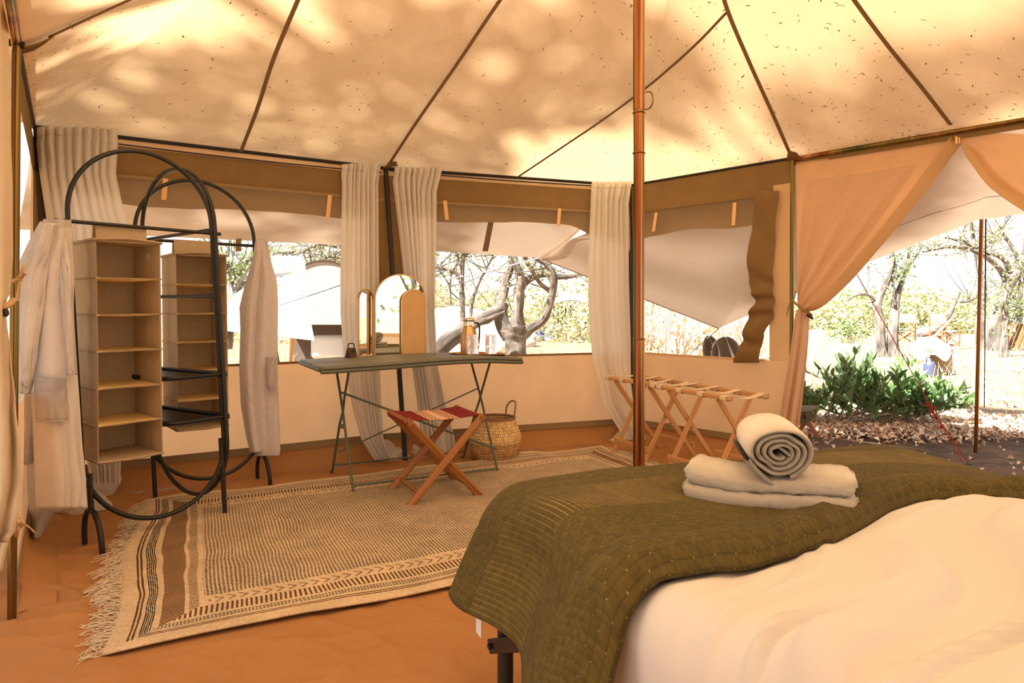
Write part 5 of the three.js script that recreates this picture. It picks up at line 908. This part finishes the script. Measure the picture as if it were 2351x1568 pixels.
tree('straight grey tree partly hidden by the porch pole', 19, [
  { p: [[2252, 800, 22], [2250, 740, 20], [2254, 690, 18], [2256, 650, 15], [2246, 610, 11], [2238, 570, 9], [2228, 500, 7]] }, { p: [[2256, 660, 8], [2230, 690, 5], [2205, 694, 4]] }, { p: [[2246, 610, 7], [2262, 570, 6], [2285, 530, 5]] },
], { seed: 67, twigs: 50, leaves: 14, twigLen: 1.3, smin: 0.3, smax: 0.65, leafMat: M.leafPale });
tree('knobbly slim tree in front of the folded chairs', 15, [
  { p: [[2305, 824, 26], [2306, 800, 18], [2308, 760, 14], [2308, 720, 12], [2306, 690, 12], [2312, 665, 8]] }, { p: [[2309, 740, 10], [2325, 735, 8], [2338, 700, 8], [2346, 660, 7], [2350, 620, 5]] }, { p: [[2322, 770, 6], [2336, 740, 5], [2345, 716, 4], [2360, 690, 4]] },
], { seed: 71, twigs: 40, leaves: 12, twigLen: 0.8, smin: 0.3, smax: 0.6 });
{
  const log = (label, D, segs, mat) => { const t = thing('fallen_log', label, 'log'); segs.forEach((p, i) => part(i ? 'branch' : 'trunk', limb(p.map(([u, v, w]) => [at(u, v, D), w / 2 * D / F]), 12 * p.length, 10, 0.2, i + 8), mat, t)); };
  log('bleached fallen log with an upward curving bough behind the safari chairs', 27, [[[2058, 790, 22], [2090, 776, 26], [2125, 762, 26], [2155, 750, 22], [2170, 738, 15]], [[2160, 742, 14], [2180, 722, 11], [2188, 700, 11], [2198, 682, 9], [2204, 670, 5]], [[2160, 752, 12], [2190, 775, 11], [2215, 782, 10], [2240, 788, 8]]], M.bark);
  log('broken grey stump lying before the far bushes', 25, [[[1998, 785, 12], [1978, 780, 16], [1968, 768, 12], [1955, 755, 7], [1946, 750, 3]], [[1975, 776, 6], [1966, 760, 5], [1970, 752, 2]]], M.barkDark);
}
// hazy bush at the edges of the clearing
{
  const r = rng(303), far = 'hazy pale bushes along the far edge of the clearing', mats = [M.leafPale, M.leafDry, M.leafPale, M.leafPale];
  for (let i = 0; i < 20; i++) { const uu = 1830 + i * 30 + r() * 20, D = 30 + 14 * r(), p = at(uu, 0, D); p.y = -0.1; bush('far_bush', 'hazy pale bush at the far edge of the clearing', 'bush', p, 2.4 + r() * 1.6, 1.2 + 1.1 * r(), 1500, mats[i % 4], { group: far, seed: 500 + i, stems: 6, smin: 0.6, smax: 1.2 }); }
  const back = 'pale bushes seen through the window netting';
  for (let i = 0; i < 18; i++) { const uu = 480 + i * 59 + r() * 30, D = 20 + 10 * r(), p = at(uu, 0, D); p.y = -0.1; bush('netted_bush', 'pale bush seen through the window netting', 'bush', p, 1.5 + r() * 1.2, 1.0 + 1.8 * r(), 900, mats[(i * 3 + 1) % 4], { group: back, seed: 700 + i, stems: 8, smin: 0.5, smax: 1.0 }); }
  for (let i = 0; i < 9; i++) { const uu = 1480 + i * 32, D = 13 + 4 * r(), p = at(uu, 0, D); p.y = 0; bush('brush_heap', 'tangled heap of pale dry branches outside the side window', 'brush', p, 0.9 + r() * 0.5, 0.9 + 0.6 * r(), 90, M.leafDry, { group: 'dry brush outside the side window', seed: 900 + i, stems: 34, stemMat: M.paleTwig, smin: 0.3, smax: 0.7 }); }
  bush('small_shrub', 'small dark shrub at the foot of the far bushes near the stump', 'shrub', gnd(1945, 784, 0).setY(0), 0.9, 0.7, 300, M.leafGreen, { seed: 77, smin: 0.4, smax: 0.8 });
  // trees behind the tent, seen only in the dressing mirror
  for (const [x, d, s] of [[3.4, -7, 1], [6.5, -6, 2], [1.5, -8.5, 3]]) bush('mirrored_tree', ['', 'leafy tree reflected in the arched mirror, beside the reflected trunk', 'pale leafy tree reflected at the edge of the arched mirror', 'bushy tree reflected low in the arched mirror'][s], 'tree', V(x, 0, d), 1.9, 4.2, 500, s === 2 ? M.leafPale : M.leafGreen, { seed: 40 + s, stems: 12, stemMat: M.bark });
}
// green shrub beside the doorway
{
  const t = thing('green_shrub', 'low green broad leaved shrub growing outside the doorway', 'shrub'), r = rng(88), leaves = [], stems = [];
  const base = V(3.28, 0, 6.15);
  for (let i = 0; i < 84; i++) {
    const ang = r() * 6.283, rad = Math.sqrt(r()), b = base.clone().add(new THREE.Vector3((r() - 0.5) * 1.3, -0.02, (r() - 0.5) * 0.3)), tip = base.clone().add(new THREE.Vector3(Math.cos(ang) * rad * 0.86 + 0.06, 0, Math.sin(ang) * rad * 0.42));
    const hh = (0.66 - 0.30 * rad * rad - 0.12 * Math.max(0, tip.x - base.x)) * (0.55 + 0.5 * r()); tip.y = Math.max(0.10, hh);
    const m = lerpV(b, tip, 0.55).add(new THREE.Vector3((r() - 0.5) * 0.15, 0.02, 0)), c = smooth([b, m, tip]);
    stems.push(limb([[b, 0.006], [m, 0.0045], [tip, 0.002]], 8, 5));
    for (let k = 0; k < 16; k++) { const q = 0.34 + 0.68 * (k / 16), p = c.getPoint(Math.min(1, q)), dir = c.getTangent(Math.min(1, q)), an = k * 2.4 + r(), sp = 0.75 + 0.4 * r(); const d2 = new THREE.Vector3(Math.cos(an), 0.25 + 0.5 * r() + dir.y * 0.4, Math.sin(an)).multiplyScalar(sp).add(dir.clone().multiplyScalar(0.6)).normalize(); leaves.push([p, d2, 0.6 + 0.65 * r()]); }
  }
  part('stem', stems, M.twig, t);
  leaves.sort((a, b) => b[0].z - a[0].z);                                                      // nearest first: those are leaves of their own
  const near = leaves.slice(0, 300), rest = leaves.slice(300), tints = [0, 1, 2].map((i) => { const m = M.shrub.clone(); m.color.multiplyScalar([0.8, 1.05, 1.45][i]); return m; });
  const pose = (o, [p, d, s]) => { o.position.copy(p); o.quaternion.setFromUnitVectors(new THREE.Vector3(0, 0, 1), d); o.rotateZ((s * 37) % 6.28); o.scale.setScalar(s); };
  near.forEach((l, i) => { const m = part('leaf', SHL, tints[i % 3], t); pose(m, l); });
  const im = new THREE.InstancedMesh(SHL, tints[1], rest.length), o = new THREE.Object3D(), cc = new THREE.Color(); rest.forEach((l, i) => { pose(o, l); o.updateMatrix(); im.setMatrixAt(i, o.matrix); const k = 0.7 + 0.8 * r(); im.setColorAt(i, cc.setRGB(k * (0.9 + 0.3 * r()), k, k * 0.9)); }); im.name = 'foliage'; im.userData.kind = 'stuff'; im.castShadow = true; t.add(im);
}
// leaf litter and dry grass
{
  const r = rng(99), o = new THREE.Object3D(), N = 9000, im = new THREE.InstancedMesh(DRY, M.litter, N), c = new THREE.Color();
  for (let i = 0; i < N; i++) { const near = i < 6500, k = near ? Math.sqrt(-2 * Math.log(1 - r() * 0.98)) * 0.55 : 0, a = r() * 6.28; let x, d; if (near) { x = 3.35 + Math.cos(a) * k * 1.4; d = 6.15 + Math.sin(a) * k * 0.62; } else { x = 1.8 + r() * 7; d = 4.2 + r() * 9; } 
    const rel = V(x, 0, d).sub(P3); if (rel.dot(W3.n) > -0.10) { x += 0.9; d += 0.9; }
    o.position.set(x, 0.004 + r() * 0.03 - 0.02 * (near ? 0 : 1), -d); o.rotation.set((r() - 0.5) * 1.2, r() * 6.28, (r() - 0.5) * 1.2); const s = 0.4 + 0.7 * r() * r(); o.scale.set(s * (0.7 + 0.9 * r()), s, s); o.updateMatrix(); im.setMatrixAt(i, o.matrix); const b = 0.55 + 0.7 * r(), w = r(); im.setColorAt(i, c.setRGB(b * (1.05), b * (0.88 + 0.14 * w), b * (0.74 + 0.3 * w))); }
  im.name = 'leaf_litter'; im.userData = { kind: 'stuff', label: 'curled brown leaves scattered on the ground under the green shrub', category: 'leaf litter' }; im.castShadow = true; scene.add(im);
  const blade = sheet(1, 3, (u, v) => new THREE.Vector3((u - 0.5) * 0.012 * (1 - v * 0.8), v * 0.22, v * v * 0.07), 1, 1), G = 6000, gr = new THREE.InstancedMesh(blade, M.leafDry, G);
  for (let i = 0; i < G; i++) { let x, d; const z = i % 4; if (z === 0) { x = -5 + r() * 9; d = 7 + r() * 8; } else if (z === 1) { x = 1.4 + r() * 3; d = 8 + r() * 6; } else { x = 4 + r() * 9; d = 7 + r() * 14; } const cl = noise(x * 1.2, d * 1.2, 6); if (cl < 0) { x += 0.5 * cl; d -= cl; } o.position.set(x, -0.03, -d); o.rotation.set((r() - 0.5) * 0.9, r() * 6.28, (r() - 0.5) * 0.9); const s = 0.5 + 1.0 * r(); o.scale.setScalar(s); o.updateMatrix(); gr.setMatrixAt(i, o.matrix); const b = 0.8 + 0.5 * r(); gr.setColorAt(i, c.setRGB(b, b * 0.95, b * (0.7 + 0.3 * r()))); }
  gr.name = 'dry_grass'; gr.userData = { kind: 'stuff', label: 'pale dry grass tufts over the clearing outside the tent', category: 'grass' }; gr.castShadow = true; scene.add(gr);
}
// shade tree over the tent: its crown dapples the roof
{
  const t = thing('shade_tree', 'tree beside the tent whose leaves throw the dappled shade on the roof', 'tree'), r = rng(123), pts = [], cen = V(0.3, 2.4, 2.9).addScaledVector(SUNDIR, 8.5);
  const e1 = new THREE.Vector3().crossVectors(SUNDIR, up).normalize(), e2 = new THREE.Vector3().crossVectors(e1, SUNDIR).normalize();
  for (let i = 0; i < 120000 && pts.length < 16000; i++) { const x = (r() - 0.5) * 9.5, y = (r() - 0.5) * 8.5, n = fbm(x * 0.62 + y * 0.3 + 3, y * 1.0 - x * 0.2, 3, 333); if (n > SHADE_CUT - 0.06 * r()) pts.push(cen.clone().addScaledVector(e1, x).addScaledVector(e2, y).addScaledVector(SUNDIR, (r() - 0.5) * 2.0)); }
  foliage('foliage', LG, M.leafShade, pts, t, 7, 0.9, 1.5, 0.2);
  const foot = V(-4.6, -0.05, -1.6), fork = foot.clone().lerp(cen, 0.45);
  part('trunk', limb([[foot, 0.34], [lerpV(foot, fork, 0.5).add(new THREE.Vector3(-0.3, 0, 0)), 0.26], [fork, 0.2]], 24, 12, 0.12, 4), M.bark, t);
  for (let i = 0; i < 9; i++) { const a = i / 9 * 6.28, e = cen.clone().addScaledVector(e1, Math.cos(a) * 3.4).addScaledVector(e2, Math.sin(a) * 3.0); part('branch', limb([[fork, 0.13], [lerpV(fork, e, 0.5).add(new THREE.Vector3(0, 0.5, 0)), 0.07], [e, 0.015]], 16, 7, 0.1, i), M.bark, t); }
}

// ───────────── things outside ─────────────
function safariChair(label, p, turn) {
  const t = thing('safari_chair', label, 'chair', p, turn, 'folding safari chairs in the clearing'), X = (x, y, z) => new THREE.Vector3(x, y, z);
  for (const s of [-1, 1]) { part('arm', bar(X(s * 0.27, 0.62, -0.24), X(s * 0.27, 0.62, 0.26), 0.05, 0.022, X(1, 0, 0)), M.redwood, t); part('post', bar(X(s * 0.27, 0.02, -0.22), X(s * 0.27, 0.90, -0.26), 0.035, 0.025, X(1, 0, 0)), M.redwood, t); part('post', bar(X(s * 0.27, 0.02, 0.22), X(s * 0.27, 0.62, 0.22), 0.035, 0.025, X(1, 0, 0)), M.redwood, t); part('side_rail', bar(X(s * 0.27, 0.03, -0.25), X(s * 0.27, 0.03, 0.25), 0.035, 0.025, up), M.redwood, t); }
  for (const z of [-0.2, 0.2]) { part('cross_leg', bar(X(-0.26, 0.04, z), X(0.26, 0.42, z), 0.035, 0.02, up), M.redwood, t); part('cross_leg', bar(X(0.26, 0.04, z + 0.02), X(-0.26, 0.42, z + 0.02), 0.035, 0.02, up), M.redwood, t); }
  part('seat', sheet(10, 8, (u, v) => X(mix(-0.26, 0.26, u), 0.43 - 0.03 * Math.sin(Math.PI * u), mix(-0.22, 0.22, v)), 1, 1, 0.004), M.sage, t);
  part('backrest', sheet(12, 8, (u, v) => X(mix(-0.29, 0.29, u), mix(0.66, 0.90, v), -0.255 - 0.04 * Math.sin(Math.PI * u)), 1, 1, 0.006), M.sage, t);
  return t;
}
const gp = (u, d) => { const p = at(u, 0, d); p.y = 0; return p; };
safariChair('folding safari chair with a green canvas back standing alone by the log', gp(2169, 19.2), 0.15);
safariChair('folding safari chair half hidden behind the double stemmed tree', gp(2073, 19.6), -0.7);
{ // collapsed chairs leaning in a row
  for (let i = 0; i < 7; i++) {
    const t = thing('collapsed_chair', i < 2 ? 'collapsed safari chair leaning on the tree side of the row' : 'collapsed safari chair leaning in the row beyond the knobbly tree', 'chair', gp(2288 + i * 12 + (i > 1 ? 14 : 0), 17.2), 0.1, i < 2 ? 'collapsed chairs before the massive tree' : 'collapsed chairs leaning in a row'), X = (x, y, z) => new THREE.Vector3(x, y, z);
    for (const z of [-0.2, 0.2]) { part('post', bar(X(-0.14, 0.02, z), X(0.16, 0.72, z), 0.05, 0.03, X(1, 0, 0)), M.redwood, t); part('post', bar(X(-0.09, 0.02, z), X(0.19, 0.66, z), 0.04, 0.03, X(1, 0, 0)), M.redwood, t); }
    part('rail', bar(X(-0.13, 0.05, -0.22), X(-0.13, 0.05, 0.22), 0.04, 0.03, up), M.redwood, t);
    part('backrest', sheet(6, 4, (u, v) => X(0.14 + 0.09 * v + 0.05 * Math.sin(u * 3.1), 0.68 + 0.2 * v, mix(-0.2, 0.2, u)), 1, 1, 0.02), M.sage, t);
  }
}
{ // wash stand
  const c = gp(2134, 11.2), t = thing('camp_crate', 'pale wooden crate stand with a dark opening below the white cloth', 'crate', c, 0.25), X = (x, y, z) => new THREE.Vector3(x, y, z);
  for (const s of [-1, 1]) part('side_board', new RoundedBoxGeometry(0.03, 0.40, 0.46, 2, 0.006).translate(s * 0.24, 0.20, 0), M.strap, t);
  part('top_board', new RoundedBoxGeometry(0.54, 0.03, 0.50, 2, 0.006).translate(0, 0.41, 0), M.strap, t); part('back_board', new RoundedBoxGeometry(0.46, 0.36, 0.02, 2, 0.005).translate(0, 0.2, -0.22), M.rope, t);
  const w = thing('white_cloth', 'white cloth bundle draped over the camp crate in the sun', 'cloth', c.clone().setY(0.428), 0.25);
  part('drape', sheet(36, 20, (u, v) => { const a = u * 6.283, k = v * 1.75, r = Math.min(1, k), dr = Math.max(0, k - 1); return X(Math.cos(a) * 0.30 * (r + 0.06 * dr), 0.16 * Math.cos(r * 1.5) + 0.006 - dr * 0.30 * (Math.abs(Math.cos(a)) > 0.55 || Math.sin(a) > 0 ? 0.8 + 0.25 * Math.sin(a * 5) : 0.2) , Math.sin(a) * 0.29 * (r + 0.06 * dr)); }), M.white, w);
  const f = thing('water_can', 'dark blue water can standing before the camp crate', 'container', gp(2134, 10.7), 0);
  part('body', lathe([[0, 0], [0.085, 0], [0.09, 0.02], [0.09, 0.17], [0.06, 0.21], [0.03, 0.23], [0.03, 0.26], [0, 0.26]], 20), M.canBlue, f); part('handle', tube([X(-0.05, 0.21, 0), X(-0.04, 0.28, 0), X(0.04, 0.28, 0), X(0.05, 0.21, 0)], 0.008, 16, 6), M.black, f);
  const p = thing('bamboo_pole', 'long bare wooden pole slanting up beside the white cloth', 'pole'); part('shaft', [rod(at(2076, 845, 12.4), at(2150, 768, 12.6), 0.030, 10, 0.026), rod(at(2150, 768, 12.6), at(2192, 724, 12.7), 0.026, 10, 0.02)], M.beech, p);
  const s = thing('camp_tripod', 'small black tripod on the dry grass near the camp crate', 'tripod'); const tp = at(2182, 834, 11.3); for (const [du, d] of [[-9, 11.2], [4, 11.5], [12, 11.2]]) part('leg', rod(tp, gp(2182 + du, d), 0.012, 6), M.black, s); part('head', move(new THREE.SphereGeometry(0.02, 8, 6), tp), M.black, s);
}
{ // seat edge beside the doorway
  const t = thing('camp_stool', 'olive canvas camp stool half hidden behind the doorway flap', 'stool'), c = at(1850, 942, 5.0);
  part('seat', sheet(14, 8, (u, v) => at(mix(1822, 1880, u), 934 + 6 * v + 9 * Math.sin(u * 3.1) * v, mix(5.25, 4.9, v)), 1, 1, 0.012), M.olive, t);
  part('seat_drop', sheet(14, 6, (u, v) => at(mix(1826, 1880 - 10 * v, u), 941 + 9 * Math.sin(u * 3.1) + v * 26 * (1 - u * 0.3), 4.9)), M.olive, t);
  part('leg', bar(at(1866, 948, 4.95), at(1826, 1000, 5.0), 0.03, 0.02, up), M.redwood, t); part('leg', bar(at(1838, 948, 5.1), at(1880, 1004, 5.1), 0.03, 0.02, up), M.redwood, t); part('rivet', rod(at(1846, 952, 4.88), at(1850, 962, 4.88), 0.008, 6), M.black, t);
}
{ // chair backs outside the side window
  const t = thing('butterfly_chair', 'dark double lobed canvas chair outside the side window', 'chair'), lobe = (c, rx, top, bot, lean) => sheet(20, 16, (u, v) => { const y = mix(bot, top, v), w = v > 0.55 ? Math.sqrt(Math.max(0.02, 1 - ((v - 0.55) / 0.45) ** 2)) : mix(0.72, 1, v / 0.55); return at(c + (u - 0.5) * 2 * rx * w + lean * v, y, 7.8 + 0.18 * Math.sin(u * 3.14) - 0.1 * v); }, 1, 1, 0.012);
  part('backrest', lobe(1666, 32, 774, 862, 0), M.chairDark, t); part('backrest', lobe(1640, 18, 771, 862, -12), M.chairDark, t);
  part('seat', sheet(12, 8, (u, v) => at(mix(1622, 1706, u), 862 + 10 * v, mix(7.9, 7.3, v)).add(new THREE.Vector3(0, -0.06 * Math.sin(u * 3.1), 0)), 1, 1, 0.012), M.chairDark, t);
  for (const [a, b] of [[1630, 1640], [1700, 1690]]) part('leg', rod(at(a, 866, 7.6), gp(b, 7.9), 0.012, 8), M.black, t);
}
{ // white tarpaulin and shaded dome tent
  const t = thing('tarpaulin', 'big white tarpaulin shelter glaring in the sun outside the window', 'canopy'), D = 8.6, rows = [[588, 470, 686], [600, 470, 700], [660, 470, 705], [700, 472, 708], [740, 480, 714], [782, 500, 722]];
  part('sheet', sheet(40, 40, (u, v) => { const f = v * 5, i = Math.min(4, Math.floor(f)), k = f - i; return at(mix(mix(rows[i][1], rows[i + 1][1], k), mix(rows[i][2], rows[i + 1][2], k), u), mix(rows[i][0], rows[i + 1][0], k) - 24 * (1 - u) * v, D + 1.6 * (1 - v) + 0.1 * Math.sin(u * 9) * v + 0.06 * fbm(u * 6, v * 6, 3, 3)); }, 2, 2, 0.004), M.white, t);
  part('pole', rod(at(672, 770, D + 0.2), gp(664, D + 0.3), 0.03, 10, 0.022), M.beech, t);
  const d = thing('dome_tent', 'shaded grey dome tent with a dark mouth beyond the white tarpaulin', 'tent'), c = gp(772, 12.5);
  part('dome', sheet(40, 20, (u, v) => { const a = Math.PI * (0.0 + u), y = v; return new THREE.Vector3(c.x + Math.cos(a) * 1.0, 0.55 + Math.sin(a) * 1.33 * (1 - 0.05 * y), c.z + 0.9 - 2.2 * y); }, 3, 2), M.domeGrey, d);
  part('end_wall', sheet(20, 10, (u, v) => { const a = Math.PI * u; return new THREE.Vector3(c.x + Math.cos(a) * 0.97, mix(0.55 + Math.sin(a) * 1.3, 0.78, v) , c.z + 0.86); }, 2, 1), M.domeGrey, d);
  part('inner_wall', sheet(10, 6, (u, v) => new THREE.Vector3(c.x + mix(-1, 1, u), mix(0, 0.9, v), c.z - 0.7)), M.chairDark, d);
  part('side_pole', [rod(new THREE.Vector3(c.x - 0.85, 0, c.z + 0.8), new THREE.Vector3(c.x - 0.95, 0.8, c.z + 0.86), 0.10, 10), rod(new THREE.Vector3(c.x + 0.5, 0, c.z + 0.8), new THREE.Vector3(c.x + 0.55, 0.8, c.z + 0.86), 0.12, 10)], M.barkDark, d);
  const pl = thing('cushion', 'pale cushion inside the mouth of the dome tent', 'cushion', gp(756, 12.0).setY(0.38), 0.2); { const g = new RoundedBoxGeometry(0.62, 0.42, 0.2, 5, 0.09); part('pad', g, M.white, pl); }
}
{ // low structure and solar panel far through the window
  const t = thing('shade_shelter', 'far low dark shade shelter on thin posts through the window', 'shelter'), D = 24;
  part('roof', sheet(16, 6, (u, v) => at(mix(1266, 1372, u), mix(690, 700, u) - 16 * Math.sin(u * 3.1) + 12 * v, D - 1.5 * v), 1, 1, 0.05), M.domeGrey, t);
  for (const uu of [1272, 1281, 1290, 1299, 1310, 1345]) part('post', rod(at(uu, 702, D), gp(uu, D), 0.03, 6), M.blackRail, t);
  const s = thing('solar_panel', 'tilted blue solar panel on the ground beyond the big tree', 'solar panel'), o = gnd(1226, 782), X = new THREE.Vector3();
  const pan = (u, v) => o.clone().add(new THREE.Vector3(mix(-0.25, 0.62, u), 0.02 + v * 0.32, -v * 0.45));
  part('frame', sheet(1, 1, (u, v) => pan(u, v), 1, 1, 0.03), M.steel, s);
  for (let i = 0; i < 4; i++) for (let j = 0; j < 2; j++) part('cell', sheet(1, 1, (u, v) => pan((i + 0.06 + u * 0.88) / 4, (j + 0.06 + v * 0.88) / 2).add(new THREE.Vector3(0, 0.012, 0.008)), 1, 1), M.canBlue, s);
  for (const [u, D2, w, h, label] of [[1040, 19, 2.3, 1.05, 'smooth pale sand mound behind the slender tree'], [1110, 17, 1.0, 0.75, 'small pale boulder beside the leaning dead trunk']]) {
    const m = thing('pale_boulder', label, 'boulder', gp(u, D2)); const g = new THREE.SphereGeometry(1, 32, 20), p = g.attributes.position; for (let i = 0; i < p.count; i++) { const x = p.getX(i), y = p.getY(i), z = p.getZ(i), k = 1 + 0.2 * fbm(x * 1.7 + u, y * 2 + z * 1.7, 3, 3); p.setXYZ(i, x * w * k, y * h * k, z * w * 0.7 * k); } g.computeVertexNormals(); part('rock', g, M.sand, m);
  }
}

renderer.render(scene, camera);
